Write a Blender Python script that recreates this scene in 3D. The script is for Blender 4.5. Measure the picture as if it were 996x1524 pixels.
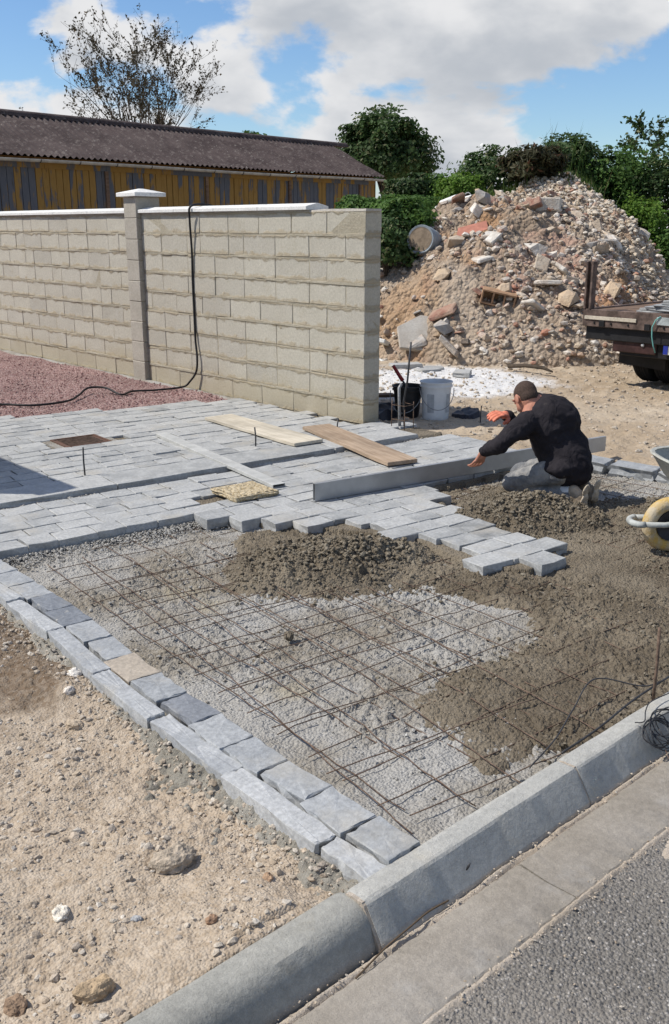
import bpy, bmesh, math, random
import numpy as np
from mathutils import Vector, Matrix, Quaternion
R = math.radians
S = bpy.context.scene
for o in list(bpy.data.objects): bpy.data.objects.remove(o)
COL = S.collection
rng = np.random.default_rng(7)
random.seed(7)

# ------------------------------------------------------------------ camera, sky, sun, exposure
cam = bpy.data.cameras.new('camera'); camo = bpy.data.objects.new('camera', cam); COL.objects.link(camo)
camo.location = (0, 0, 1.75)
camo.rotation_euler = (R(90 - 16.58), 0, R(47.366 - 90))
cam.sensor_fit = 'VERTICAL'; cam.angle = R(56.30)
cam.clip_start = .05; cam.clip_end = 3000
S.camera = camo
SUN_EL = 50.0
SUN_AZ = (-0.73, 0.683)                      # horizontal direction towards the sun
w = bpy.data.worlds.new('World'); S.world = w; w.use_nodes = True
def world_nodes():
    nt = w.node_tree; N = nt.nodes; Lk = nt.links; N.clear()
    out = N.new('ShaderNodeOutputWorld')
    sky = N.new('ShaderNodeTexSky'); sky.sky_type = 'NISHITA'; sky.sun_disc = False
    sky.sun_elevation = R(SUN_EL); sky.sun_rotation = math.atan2(SUN_AZ[0], SUN_AZ[1])
    sky.air_density = 1.0; sky.dust_density = .35; sky.ozone_density = 2.2
    b1 = N.new('ShaderNodeBackground'); b1.inputs[1].default_value = .115
    hs = N.new('ShaderNodeHueSaturation'); hs.inputs['Saturation'].default_value = 1.08; hs.inputs['Hue'].default_value = .505
    tn = N.new('ShaderNodeMix'); tn.data_type = 'RGBA'; tn.blend_type = 'MULTIPLY'; tn.inputs['Factor'].default_value = 1; tn.inputs['B'].default_value = (.86, .97, 1.06, 1); Lk.new(sky.outputs[0], tn.inputs['A'])
    Lk.new(tn.outputs['Result'], hs.inputs['Color']); Lk.new(hs.outputs[0], b1.inputs[0])
    tc = N.new('ShaderNodeTexCoord')
    sep = N.new('ShaderNodeSeparateXYZ'); Lk.new(tc.outputs['Generated'], sep.inputs[0])
    def math_(op, a, b=None, c=None):
        m = N.new('ShaderNodeMath'); m.operation = op
        for i, v in enumerate((a, b, c)):
            if v is None: continue
            if isinstance(v, (int, float)): m.inputs[i].default_value = v
            else: Lk.new(v, m.inputs[i])
        return m.outputs[0]
    mp = N.new('ShaderNodeMapping'); mp.inputs['Scale'].default_value = (1, 1, 1.9)
    mp.inputs['Location'].default_value = CLOUD_LOC
    Lk.new(tc.outputs['Generated'], mp.inputs[0])
    def noise(sc, det, rough, dist=0, vec=None):
        n = N.new('ShaderNodeTexNoise'); n.inputs['Scale'].default_value = sc; n.inputs['Detail'].default_value = det
        n.inputs['Roughness'].default_value = rough; n.inputs['Distortion'].default_value = dist
        Lk.new(vec or mp.outputs[0], n.inputs['Vector']); return n.outputs['Fac']
    n1 = noise(CLOUD_S, 13, .55, .15); n2 = noise(CLOUD_S * .42, 3, .5)
    cov = math_('ADD', math_('MULTIPLY', n1, .62), math_('MULTIPLY', n2, .48))
    def ramp(f, a, b):
        r = N.new('ShaderNodeMapRange'); r.interpolation_type = 'SMOOTHSTEP'
        r.inputs[1].default_value = a; r.inputs[2].default_value = b; Lk.new(f, r.inputs[0]); return r.outputs[0]
    mask = ramp(cov, CLOUD_T, CLOUD_T + .05)
    # grey bases: the same field sampled a little higher up
    mp2 = N.new('ShaderNodeMapping'); mp2.inputs['Scale'].default_value = (1, 1, 1.9)
    mp2.inputs['Location'].default_value = (CLOUD_LOC[0], CLOUD_LOC[1], CLOUD_LOC[2] + .055)
    Lk.new(tc.outputs['Generated'], mp2.inputs[0])
    n3 = noise(CLOUD_S, 6, .5, .15, mp2.outputs[0]); n4 = noise(CLOUD_S * .42, 3, .5, 0, mp2.outputs[0])
    shade = ramp(math_('ADD', math_('MULTIPLY', n3, .62), math_('MULTIPLY', n4, .48)), CLOUD_T - .01, CLOUD_T + .14)
    cr = N.new('ShaderNodeMix'); cr.data_type = 'RGBA'
    cr.inputs['A'].default_value = (.98, .985, 1, 1); cr.inputs['B'].default_value = (.60, .64, .70, 1)
    Lk.new(shade, cr.inputs['Factor'])
    b2 = N.new('ShaderNodeBackground'); Lk.new(cr.outputs['Result'], b2.inputs[0]); b2.inputs[1].default_value = .74
    mx = N.new('ShaderNodeMixShader'); Lk.new(mask, mx.inputs[0]); Lk.new(b1.outputs[0], mx.inputs[1]); Lk.new(b2.outputs[0], mx.inputs[2])
    Lk.new(mx.outputs[0], out.inputs[0])
CLOUD_LOC = (3.1, 2.2, .5); CLOUD_T = .552; CLOUD_S = 5.5
world_nodes()
sl = bpy.data.lights.new('sun', 'SUN'); sl.energy = 4.5; sl.angle = R(.53); sl.color = (1, .95, .87)
so = bpy.data.objects.new('sun', sl); COL.objects.link(so)
sd = Vector((SUN_AZ[0] * math.cos(R(SUN_EL)), SUN_AZ[1] * math.cos(R(SUN_EL)), math.sin(R(SUN_EL))))
so.rotation_euler = sd.to_track_quat('Z', 'Y').to_euler(); so.location = (0, 0, 30)
S.view_settings.view_transform = 'Standard'; S.view_settings.look = 'None'
S.view_settings.exposure = 0.16; S.view_settings.gamma = 1.0
S.render.resolution_x = 669; S.render.resolution_y = 1024

# ------------------------------------------------------------------ numpy noise
def _hash(ix, iy, iz, seed):
    with np.errstate(over='ignore'):
        h = (ix.astype(np.int64) * 374761393 + iy.astype(np.int64) * 668265263 + iz.astype(np.int64) * 1274126177 + seed * 974634777) & 0xffffffff
        h = ((h ^ (h >> 13)) * 1274126177) & 0xffffffff
        h = ((h ^ (h >> 16)) * 2246822519) & 0xffffffff
        return ((h ^ (h >> 15)) & 0xffffff) / float(0x1000000)
def vn(x, y, z=None, seed=0):
    x = np.asarray(x, float); y = np.asarray(y, float)
    ix = np.floor(x); iy = np.floor(y); fx = x - ix; fy = y - iy
    sx = fx * fx * fx * (fx * (fx * 6 - 15) + 10); sy = fy * fy * fy * (fy * (fy * 6 - 15) + 10)
    if z is None:
        o = np.zeros_like(ix)
        a = _hash(ix, iy, o, seed); b = _hash(ix + 1, iy, o, seed); c = _hash(ix, iy + 1, o, seed); d = _hash(ix + 1, iy + 1, o, seed)
        return (a + (b - a) * sx) * (1 - sy) + (c + (d - c) * sx) * sy
    z = np.asarray(z, float); iz = np.floor(z); fz = z - iz; sz = fz * fz * (3 - 2 * fz)
    def lay(k):
        a = _hash(ix, iy, k, seed); b = _hash(ix + 1, iy, k, seed); c = _hash(ix, iy + 1, k, seed); d = _hash(ix + 1, iy + 1, k, seed)
        return (a + (b - a) * sx) * (1 - sy) + (c + (d - c) * sx) * sy
    return lay(iz) * (1 - sz) + lay(iz + 1) * sz
def fbm(x, y, oct=4, gain=.5, seed=0, z=None):
    s = 0; a = 1; t = 0; f = 1
    for i in range(oct):
        ca, sa = math.cos(i * .7), math.sin(i * .7)
        s = s + a * (vn((x * ca - y * sa) * f, (x * sa + y * ca) * f, None if z is None else z * f, seed + i * 17) - .5); t += a; a *= gain; f *= 2.03
    return s / t * 2
def worley(x, y, seed=0):
    ix = np.floor(x); iy = np.floor(y); best = np.full(x.shape, 9.); idv = np.zeros(x.shape); o = np.zeros_like(ix)
    for a in (-1, 0, 1):
        for b in (-1, 0, 1):
            px = ix + a + _hash(ix + a, iy + b, o, seed); py = iy + b + _hash(ix + a, iy + b, o + 1, seed)
            d = (px - x) ** 2 + (py - y) ** 2; m = d < best
            best = np.where(m, d, best); idv = np.where(m, _hash(ix + a, iy + b, o + 2, seed), idv)
    return np.sqrt(best), idv
def dome(F, r): return np.sqrt(np.clip(1 - (F / r) ** 2, 0, 1))
def sst(x, a, b):
    t = np.clip((x - a) / (b - a), 0, 1); return t * t * (3 - 2 * t)
def poly_sd(x, y, P):
    """signed distance, positive inside"""
    d = np.full(np.shape(x), 1e9); ins = np.zeros(np.shape(x), bool); n = len(P)
    for i in range(n):
        ax, ay = P[i]; bx, by = P[(i + 1) % n]; ex, ey = bx - ax, by - ay
        t = np.clip(((x - ax) * ex + (y - ay) * ey) / (ex * ex + ey * ey + 1e-12), 0, 1)
        d = np.minimum(d, (x - ax - t * ex) ** 2 + (y - ay - t * ey) ** 2)
        if ay != by:
            ins ^= ((ay > y) != (by > y)) & (x < (bx - ax) * (y - ay) / (by - ay) + ax)
    return np.where(ins, np.sqrt(d), -np.sqrt(d))

# ------------------------------------------------------------------ mesh helpers
def mesh_np(name, V, F, smooth=False):
    V = np.asarray(V, np.float32); F = np.asarray(F, np.int32); k = F.shape[1]
    m = bpy.data.meshes.new(name); m.vertices.add(len(V)); m.vertices.foreach_set('co', V.ravel())
    m.loops.add(F.size); m.loops.foreach_set('vertex_index', F.ravel())
    m.polygons.add(len(F)); m.polygons.foreach_set('loop_start', np.arange(0, F.size, k, dtype=np.int32))
    m.polygons.foreach_set('loop_total', np.full(len(F), k, np.int32))
    m.polygons.foreach_set('use_smooth', np.full(len(F), smooth, bool))
    m.update(calc_edges=True); m.validate(); return m
def link(name, mesh, mat=None, parent=None, loc=None, rot=None, label=None, cat=None, group=None, kind=None):
    o = bpy.data.objects.new(name, mesh); COL.objects.link(o)
    if mat is not None and mesh is not None and not mesh.materials: mesh.materials.append(mat)
    if parent is not None: o.parent = parent
    if loc is not None: o.location = loc
    if rot is not None: o.rotation_euler = rot
    tag(o, label, cat, group, kind); return o
def tag(o, label=None, cat=None, group=None, kind=None):
    if label: o['label'] = label
    if cat: o['category'] = cat
    if group: o['group'] = group
    if kind: o['kind'] = kind
    return o
def empty(name, loc=(0, 0, 0), rz=0, **k):
    o = bpy.data.objects.new(name, None); COL.objects.link(o); o.location = loc; o.rotation_euler = (0, 0, rz); o.empty_display_size = .1
    return tag(o, k.get('label'), k.get('cat'), k.get('group'), k.get('kind'))
def grid(name, xs, ys, zf, mat, drop=None, smooth=True, **k):
    X, Y = np.meshgrid(xs, ys); Z = zf(X, Y); nx, ny = len(xs), len(ys)
    i = np.arange(nx * ny).reshape(ny, nx)
    F = np.stack([i[:-1, :-1], i[:-1, 1:], i[1:, 1:], i[1:, :-1]], -1).reshape(-1, 4)
    if drop is not None:
        D = drop(X, Y, Z).ravel(); F = F[~D[F].all(1)]
    V = np.stack([X, Y, Z], -1).reshape(-1, 3)
    used = np.zeros(len(V), bool); used[F] = True; re = np.cumsum(used) - 1
    return link(name, mesh_np(name, V[used], re[F], smooth), mat, **k)
class MB:
    """collects vertices and faces of one mesh"""
    def __init__(s): s.v = []; s.f = []
    def add(s, V, F):
        b = len(s.v); s.v += [tuple(p) for p in V]; s.f += [tuple(i + b for i in f) for f in F]; return s
    def box(s, x0, x1, y0, y1, z0, z1, M=None):
        V = [Vector((x, y, z)) for z in (z0, z1) for y in (y0, y1) for x in (x0, x1)]
        if M is not None: V = [M @ p for p in V]
        return s.add(V, [(0, 2, 3, 1), (4, 5, 7, 6), (0, 1, 5, 4), (2, 6, 7, 3), (0, 4, 6, 2), (1, 3, 7, 5)])
    def rings(s, rs, cap=(True, True)):
        n = len(rs[0]); V = [p for r in rs for p in r]; F = []
        for a in range(len(rs) - 1):
            for j in range(n): F.append((a * n + j, a * n + (j + 1) % n, (a + 1) * n + (j + 1) % n, (a + 1) * n + j))
        if cap[0]: F.append(tuple(range(n - 1, -1, -1)))
        if cap[1]: F.append(tuple((len(rs) - 1) * n + j for j in range(n)))
        return s.add(V, F)
    def tube(s, pts, r, n=6, closed_ends=True):
        pts = [Vector(p) for p in pts]; rr = r if isinstance(r, (list, tuple)) else [r] * len(pts)
        rs = []; up = None
        for i, p in enumerate(pts):
            t = (pts[min(i + 1, len(pts) - 1)] - pts[max(i - 1, 0)]).normalized()
            if up is None: up = Vector((0, 0, 1)) if abs(t.z) < .9 else Vector((1, 0, 0))
            a = t.cross(up); a = a.normalized() if a.length > 1e-6 else t.orthogonal().normalized()
            b = a.cross(t).normalized(); up = b
            rs.append([p + (a * math.cos(q) + b * math.sin(q)) * rr[i] for q in [2 * math.pi * j / n for j in range(n)]])
        return s.rings(rs, (closed_ends, closed_ends))
    def lathe(s, prof, n=24, M=None, cap=(False, False)):
        rs = [[Vector((r * math.cos(2 * math.pi * j / n), r * math.sin(2 * math.pi * j / n), z)) for j in range(n)] for r, z in prof]
        if M is not None: rs = [[M @ p for p in r] for r in rs]
        return s.rings(rs, cap)
    def mesh(s, name, smooth=False, bevel=0, seg=1):
        m = bpy.data.meshes.new(name); m.from_pydata(s.v, [], s.f); m.update()
        bm = bmesh.new(); bm.from_mesh(m)
        bmesh.ops.recalc_face_normals(bm, faces=bm.faces)
        if bevel:
            es = [e for e in bm.edges if len(e.link_faces) == 2 and e.calc_face_angle(0) > .5]
            bmesh.ops.bevel(bm, geom=es, offset=bevel, segments=seg, affect='EDGES', profile=.6, clamp_overlap=True)
        bm.to_mesh(m); bm.free()
        if smooth: m.polygons.foreach_set('use_smooth', np.ones(len(m.polygons), bool)); m.update()
        if smooth == 'auto': m.set_sharp_from_angle(angle=R(38))
        return m
    def build(s, name, mat, parent=None, smooth=False, bevel=0, seg=1, **k): return link(name, s.mesh(name, smooth, bevel, seg), mat, parent, **k)
def ico(sub=1):
    bm = bmesh.new(); bmesh.ops.create_icosphere(bm, subdivisions=sub, radius=1)
    V = np.array([v.co[:] for v in bm.verts]); F = np.array([[v.index for v in f.verts] for f in bm.faces]); bm.free(); return V, F
ICO1, ICO2 = ico(1), ico(2)
def rot_rand(n):
    q = rng.normal(size=(n, 4)); q /= np.linalg.norm(q, axis=1)[:, None]; a, b, c, d = q.T
    return np.stack([1 - 2 * (c * c + d * d), 2 * (b * c - a * d), 2 * (b * d + a * c), 2 * (b * c + a * d), 1 - 2 * (b * b + d * d), 2 * (c * d - a * b), 2 * (b * d - a * c), 2 * (c * d + a * b), 1 - 2 * (b * b + c * c)], -1).reshape(n, 3, 3)
def pebbles(name, P, size, mat, base=ICO1, jit=.28, flat=.75, smooth=False, **k):
    """many small stones joined in one mesh"""
    n = len(P); V, F = base; nv = len(V)
    W = V[None] * (1 + jit * (rng.random((n, nv, 1)) - .5) * 2)
    W = W * np.stack([.7 + .6 * rng.random(n), .7 + .6 * rng.random(n), .5 + .5 * rng.random(n)], -1)[:, None]
    W = np.einsum('nij,nvj->nvi', rot_rand(n), W) * np.asarray(size)[:, None, None]
    W[:, :, 2] *= flat; W += np.asarray(P)[:, None]
    FF = (F[None] + (np.arange(n) * nv)[:, None, None]).reshape(-1, 3)
    return link(name, mesh_np(name, W.reshape(-1, 3), FF, smooth), mat, **k)

# ------------------------------------------------------------------ material helpers
class NT:
    def __init__(s, name):
        s.m = bpy.data.materials.new(name); s.m.use_nodes = True; s.t = s.m.node_tree; s.N = s.t.nodes; s.L = s.t.links
        s.b = s.N['Principled BSDF']; s.b.inputs['Roughness'].default_value = .85; s.b.inputs['Specular IOR Level'].default_value = .25
        tc = s.N.new('ShaderNodeTexCoord'); s.obj = tc.outputs['Object']
        s.geo = s.N.new('ShaderNodeNewGeometry'); s.pos = s.geo.outputs['Position']; s.island = s.geo.outputs['Random Per Island']
        s.rnd = s.N.new('ShaderNodeObjectInfo').outputs['Random']
    def _in(s, sock, v):
        if isinstance(v, bpy.types.NodeSocket): s.L.new(v, sock)
        elif isinstance(v, (tuple, list)) and len(v) == 3 and sock.type == 'RGBA': sock.default_value = (*v, 1)
        else: sock.default_value = v
    def map(s, vec, scale=(1, 1, 1), loc=(0, 0, 0), rot=(0, 0, 0)):
        n = s.N.new('ShaderNodeMapping'); s._in(n.inputs[0], vec); n.inputs['Scale'].default_value = scale; n.inputs['Location'].default_value = loc; n.inputs['Rotation'].default_value = rot; return n.outputs[0]
    def noise(s, sc, det=4, rough=.55, vec=None, dist=0):
        n = s.N.new('ShaderNodeTexNoise'); s._in(n.inputs['Vector'], vec or s.pos); n.inputs['Scale'].default_value = sc; n.inputs['Detail'].default_value = det
        n.inputs['Roughness'].default_value = rough; n.inputs['Distortion'].default_value = dist; return n.outputs['Fac']
    def vor(s, sc, vec=None, feat='F1', out='Distance', rand=1):
        n = s.N.new('ShaderNodeTexVoronoi'); n.feature = feat; s._in(n.inputs['Vector'], vec or s.pos); n.inputs['Scale'].default_value = sc; n.inputs['Randomness'].default_value = rand; return n.outputs[out]
    def ramp(s, f, *stops, mode='LINEAR'):
        n = s.N.new('ShaderNodeValToRGB'); s._in(n.inputs[0], f); e = n.color_ramp.elements; n.color_ramp.interpolation = mode
        while len(e) < len(stops): e.new(.5)
        for i, (p, c) in enumerate(stops):
            e[i].position = p; e[i].color = (*c, 1) if isinstance(c, (tuple, list)) else (c, c, c, 1)
        return n.outputs[0]
    def mr(s, f, a, b, c=0., d=1., smooth=True):
        n = s.N.new('ShaderNodeMapRange'); n.interpolation_type = 'SMOOTHSTEP' if smooth else 'LINEAR'; s._in(n.inputs[0], f)
        for i, v in enumerate((a, b, c, d)): n.inputs[i + 1].default_value = v
        return n.outputs[0]
    def mix(s, f, a, b, mode='MIX'):
        n = s.N.new('ShaderNodeMix'); n.data_type = 'RGBA'; n.blend_type = mode; s._in(n.inputs['Factor'], f); s._in(n.inputs['A'], a); s._in(n.inputs['B'], b); return n.outputs['Result']
    def math(s, op, a, b=0., c=0.):
        n = s.N.new('ShaderNodeMath'); n.operation = op
        for i, v in enumerate((a, b, c)): s._in(n.inputs[i], v)
        return n.outputs[0]
    def sep(s, v, ax):
        n = s.N.new('ShaderNodeSeparateXYZ'); s._in(n.inputs[0], v); return n.outputs[ax]
    def hsv(s, c, h=.5, sat=1., v=1.):
        n = s.N.new('ShaderNodeHueSaturation'); s._in(n.inputs['Color'], c); s._in(n.inputs['Hue'], h); s._in(n.inputs['Saturation'], sat); s._in(n.inputs['Value'], v); return n.outputs[0]
    def bump(s, h, dist=.01, strength=1., prev=None):
        n = s.N.new('ShaderNodeBump'); s._in(n.inputs['Height'], h); n.inputs['Distance'].default_value = dist; n.inputs['Strength'].default_value = strength
        if prev is not None: s._in(n.inputs['Normal'], prev)
        return n.outputs[0]
    def done(s, col=None, rough=None, nrm=None, **k):
        if col is not None: s._in(s.b.inputs['Base Color'], col)
        if rough is not None: s._in(s.b.inputs['Roughness'], rough)
        if nrm is not None: s._in(s.b.inputs['Normal'], nrm)
        for a, v in k.items(): s._in(s.b.inputs[a.replace('_', ' ')], v)
        return s.m
def simple(name, col, rough=.6, var=.12, sc=14, metal=0, bump=.0015, bsc=60, vec='pos'):
    n = NT(name); v = n.pos if vec == 'pos' else n.obj
    f = n.noise(sc, 5, .6, v); c = n.mix(n.mr(f, .3, .7), tuple(x * (1 - var) for x in col), tuple(min(1, x * (1 + var)) for x in col))
    c = n.hsv(c, v=n.mr(n.rnd, 0, 1, .93, 1.07, False))
    return n.done(c, rough, n.bump(n.noise(bsc, 4, .6, v), bump), Metallic=metal)
MT = {}

# setts: blue-grey split stone
def m_sett(name, c1, c2, c3):
    n = NT(name); r = n.math('FRACT', n.math('ADD', n.rnd, n.math('MULTIPLY', n.island, .83)))
    c = n.ramp(r, (0, c1), (.35, c2), (.62, c3), (.8, c2), (.97, c1), (1, tuple(.72 * x for x in c1)))
    f = n.noise(9, 6, .62, n.pos); c = n.mix(n.mr(f, .35, .7, 0, .45), c, tuple(x * 1.28 for x in c3))
    g = n.noise(55, 4, .7, n.pos); c = n.hsv(c, v=n.mr(g, .3, .75, .8, 1.15))
    st = n.noise(3.1, 4, .6, n.pos); c = n.mix(n.mr(st, .52, .72, 0, .5), c, (.38, .35, .295)); sp = n.noise(17, 6, .7, n.map(n.pos, loc=(2, 9, 4))); c = n.mix(n.mr(sp, .60, .70, 0, .55), c, (.45, .43, .385))
    h = n.math('ADD', n.noise(24, 5, .6, n.map(n.pos, (1, 1.6, 1))), n.math('MULTIPLY', n.noise(130, 3, .6), .35))
    return n.done(c, n.mr(g, .3, .7, .62, .8), n.bump(h, .0042, .8))
MT['sett'] = m_sett('sett_stone', (.27, .275, .272), (.33, .333, .326), (.39, .39, .378))
MT['sett_far'] = MT['sett']
MT['slate'] = m_sett('border_stone', (.225, .237, .247), (.28, .29, .297), (.335, .343, .345))
MT['edge'] = m_sett('edging_stone', (.30, .31, .318), (.35, .358, .36), (.41, .413, .408))
MT['sett_tan'] = m_sett('tan_stone', (.30, .25, .19), (.33, .28, .215), (.36, .31, .25))
MT['sett_dark'] = m_sett('dark_stone', (.135, .147, .168), (.165, .178, .197), (.20, .21, .227))

# bare soil with chalky stones
def m_soil():
    n = NT('bare_soil'); f = n.noise(2.3, 6, .6); f2 = n.noise(14, 6, .65); f3 = n.noise(90, 4, .7)
    c = n.mix(n.mr(f2, .3, .72), (.315, .238, .16), (.435, .352, .26))
    c = n.mix(n.mr(f3, .35, .75, 0, .5), c, (.50, .44, .36))
    # damp brown earth beside the edging
    x = n.sep(n.pos, 0); y = n.sep(n.pos, 1)
    d = n.math('ADD', y, n.math('MULTIPLY', n.noise(5, 5, .6), .9))
    wet = n.mr(d, 3.5, 3.9)
    c = n.mix(wet, c, n.mix(f3, (.10, .068, .04), (.17, .118, .074)))
    v = n.vor(60, out='Color'); c = n.mix(.18, c, n.mix(n.sep(v, 0), (.16, .11, .07), (.62, .55, .46)))
    h = n.math('ADD', n.noise(45, 5, .65), n.math('MULTIPLY', n.vor(110), -.6))
    return n.done(c, .95, n.bump(h, .007, 1.))
MT['soil'] = m_soil()
def m_yard():
    n = NT('yard_dirt'); f = n.noise(.55, 5, .6); f2 = n.noise(4, 6, .65); f3 = n.noise(28, 5, .7)
    c = n.mix(n.mr(f, .3, .7), (.36, .275, .185), (.46, .375, .275)); c = n.mix(n.mr(f2, .45, .75, 0, .55), c, (.55, .475, .375))
    c = n.mix(n.mr(f3, .5, .75, 0, .5), c, (.24, .17, .11))
    # pale stone-cutting dust on the ground by the wall
    x = n.sep(n.pos, 0); y = n.sep(n.pos, 1)
    dx = n.math('MULTIPLY', n.math('SUBTRACT', x, 8.75), .55); dy = n.math('MULTIPLY', n.math('SUBTRACT', y, 7.75), .62)
    d = n.math('SQRT', n.math('ADD', n.math('MULTIPLY', dx, dx), n.math('MULTIPLY', dy, dy)))
    d = n.math('ADD', d, n.math('MULTIPLY', n.math('SUBTRACT', n.noise(1.7, 6, .65), .5), 1.1))
    c = n.mix(n.mr(d, .62, .98, .92, 0), c, n.mix(f3, (.60, .60, .60), (.74, .73, .71)))
    h = n.math('ADD', n.noise(18, 6, .7), n.math('MULTIPLY', n.noise(3, 3, .5), 1.5))
    return n.done(c, .95, n.bump(h, .03, 1.))
MT['yard'] = m_yard()
def m_rubble_soil():
    n = NT('rubble_soil'); f = n.noise(.9, 5, .6); f2 = n.noise(6, 6, .65); f3 = n.noise(35, 5, .7)
    c = n.mix(n.mr(f, .35, .65), (.33, .25, .18), (.45, .365, .28)); c = n.mix(n.mr(f2, .5, .72, 0, .7), c, (.52, .435, .345))
    c = n.mix(n.mr(f3, .55, .8, 0, .5), c, (.17, .115, .075))
    o = n.noise(.6, 3, .5, n.map(n.pos, loc=(3, 1, 0))); c = n.mix(n.mr(o, .53, .66, 0, .75), c, (.40, .215, .095)); pk = n.noise(.8, 4, .6, n.map(n.pos, loc=(9, 4, 2))); c = n.mix(n.mr(pk, .56, .68, 0, .6), c, (.42, .25, .19))
    x = n.math('SUBTRACT', n.sep(n.pos, 0), 10.5); y = n.math('SUBTRACT', n.sep(n.pos, 1), 9.95); dd = n.math('SQRT', n.math('ADD', n.math('MULTIPLY', x, x), n.math('MULTIPLY', y, y)))
    dd = n.math('ADD', dd, n.math('MULTIPLY', n.noise(2.5, 5, .65), .9)); c = n.mix(n.mr(dd, .75, 1.3, .5, 0), c, (.42, .25, .12))
    h = n.math('ADD', n.noise(9, 6, .7), n.math('MULTIPLY', n.vor(14), -.8))
    return n.done(c, .95, n.bump(h, .09, 1.))
MT['rubble_soil'] = m_rubble_soil()
def m_ground():
    n = NT('rough_ground'); f = n.noise(.08, 5, .6); f2 = n.noise(1.3, 5, .6)
    c = n.mix(n.mr(f, .4, .6), (.10, .13, .05), (.26, .22, .13)); c = n.mix(n.mr(f2, .4, .7, 0, .5), c, (.15, .16, .07))
    return n.done(c, .95, n.bump(f2, .1))
MT['ground'] = m_ground()
def m_bed():
    n = NT('lean_concrete'); f = n.noise(1.6, 5, .6); f2 = n.noise(22, 5, .7); f3 = n.noise(120, 4, .7)
    c = n.mix(n.mr(f, .36, .64), (.255, .225, .18), (.385, .37, .34)); c = n.mix(n.mr(f2, .5, .75, 0, .55), c, (.49, .48, .455))
    c = n.hsv(c, v=n.mr(f3, .25, .75, .72, 1.18))
    y = n.noise(2.2, 3, .5, n.map(n.pos, loc=(4, 2, 0))); c = n.mix(n.mr(y, .6, .7, 0, .45), c, (.36, .31, .21))
    h = n.math('ADD', n.noise(60, 5, .7), n.math('MULTIPLY', n.vor(85), -.7))
    return n.done(c, .95, n.bump(h, .012, 1.))
MT['bed'] = m_bed()
def m_mortar():
    n = NT('damp_mortar'); f = n.noise(1.9, 4, .6); f2 = n.noise(16, 5, .7); f3 = n.noise(140, 4, .7)
    c = n.mix(n.mr(f, .35, .66), (.125, .10, .069), (.215, .18, .132)); c = n.mix(n.mr(f2, .5, .75, 0, .5), c, (.26, .225, .172))
    c = n.hsv(c, v=n.mr(f3, .25, .75, .75, 1.2))
    h = n.math('ADD', n.noise(55, 5, .7), n.math('MULTIPLY', n.vor(75), -.7))
    return n.done(c, .9, n.bump(h, .014, 1.))
MT['mortar'] = m_mortar()
def m_stonebits(name, *cs):
    n = NT(name); c = n.ramp(n.island, *[(i / max(1, len(cs) - 1), c) for i, c in enumerate(cs)])
    c = n.hsv(c, v=n.mr(n.noise(60, 4, .65), .3, .7, .75, 1.2)); return n.done(c, .92, n.bump(n.noise(90, 4, .6), .006))
MT['pebble'] = m_stonebits('soil_stones', (.31, .245, .175), (.43, .355, .27), (.49, .43, .35), (.38, .305, .225), (.53, .48, .41), (.34, .29, .235), (.45, .37, .285))
MT['crumb'] = m_stonebits('concrete_crumbs', (.29, .265, .225), (.39, .375, .345), (.34, .315, .275), (.44, .43, .40))
MT['mcrumb'] = m_stonebits('mortar_clods', (.135, .11, .076), (.20, .17, .125), (.17, .14, .10), (.235, .205, .155))
MT['rubbits'] = m_stonebits('rubble_bits', (.38, .30, .22), (.50, .43, .35), (.34, .26, .19), (.42, .29, .22), (.58, .52, .45), (.36, .32, .28), (.46, .37, .28), (.38, .18, .12), (.62, .58, .52), (.48, .39, .29), (.30, .24, .19))
MT['chalk'] = m_stonebits('chalk_bits', (.50, .42, .31), (.58, .52, .43), (.44, .35, .25), (.62, .57, .49), (.40, .31, .21))
MT['redgravel'] = m_stonebits('red_gravel_chips', (.31, .175, .16), (.40, .25, .23), (.24, .13, .125), (.48, .35, .32), (.35, .20, .185), (.28, .16, .15))
def m_redbed():
    n = NT('red_gravel'); v = n.vor(95, out='Color'); c = n.ramp(n.sep(v, 0), (0, (.19, .105, .098)), (.3, (.31, .185, .17)), (.6, (.38, .245, .225)), (1, (.53, .40, .37)))
    c = n.hsv(c, v=n.mr(n.noise(1.1, 4, .6), .3, .7, .85, 1.15)); return n.done(c, .9, n.bump(n.math('MULTIPLY', n.vor(95), -1), .02, 1.))
MT['redbed'] = m_redbed()
# concrete goods
def m_conc(name, a, b, stain=(.3, .26, .2), st=.35, bsc=70, bd=.004, pore=True):
    n = NT(name); f = n.noise(2.6, 6, .62); f2 = n.noise(40, 5, .7); f3 = n.noise(260, 3, .7)
    c = n.mix(n.mr(f, .3, .7), a, b); c = n.hsv(c, v=n.math('MULTIPLY', n.mr(f2, .3, .7, .88, 1.1), n.mr(f3, .3, .7, .88, 1.1)))
    s = n.noise(5.5, 6, .68, n.map(n.pos, loc=(7, 3, 1))); c = n.mix(n.mr(s, .54, .74, 0, st), c, stain)
    h = n.noise(bsc, 6, .7)
    if pore: h = n.math('SUBTRACT', h, n.mr(n.vor(150), .0, .16, .6, 0))
    return n.done(c, .88, n.bump(h, bd, 1.))
MT['kerb_new'] = m_conc('kerb_concrete_new', (.335, .33, .305), (.415, .405, .37), (.42, .385, .315), .55)
MT['kerb_old'] = m_conc('kerb_concrete_old', (.25, .245, .22), (.335, .325, .29), (.19, .17, .13), .45)
MT['gutter'] = m_conc('gutter_concrete', (.23, .205, .17), (.32, .29, .25), (.37, .35, .32), .5)
MT['joint'] = m_conc('joint_sand', (.42, .35, .27), (.52, .45, .37), (.32, .25, .18), .4, bsc=120, bd=.008)
MT['haunch'] = m_conc('haunch_mortar', (.24, .22, .18), (.35, .33, .285), (.24, .20, .15), .4, bsc=80, bd=.012)
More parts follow.
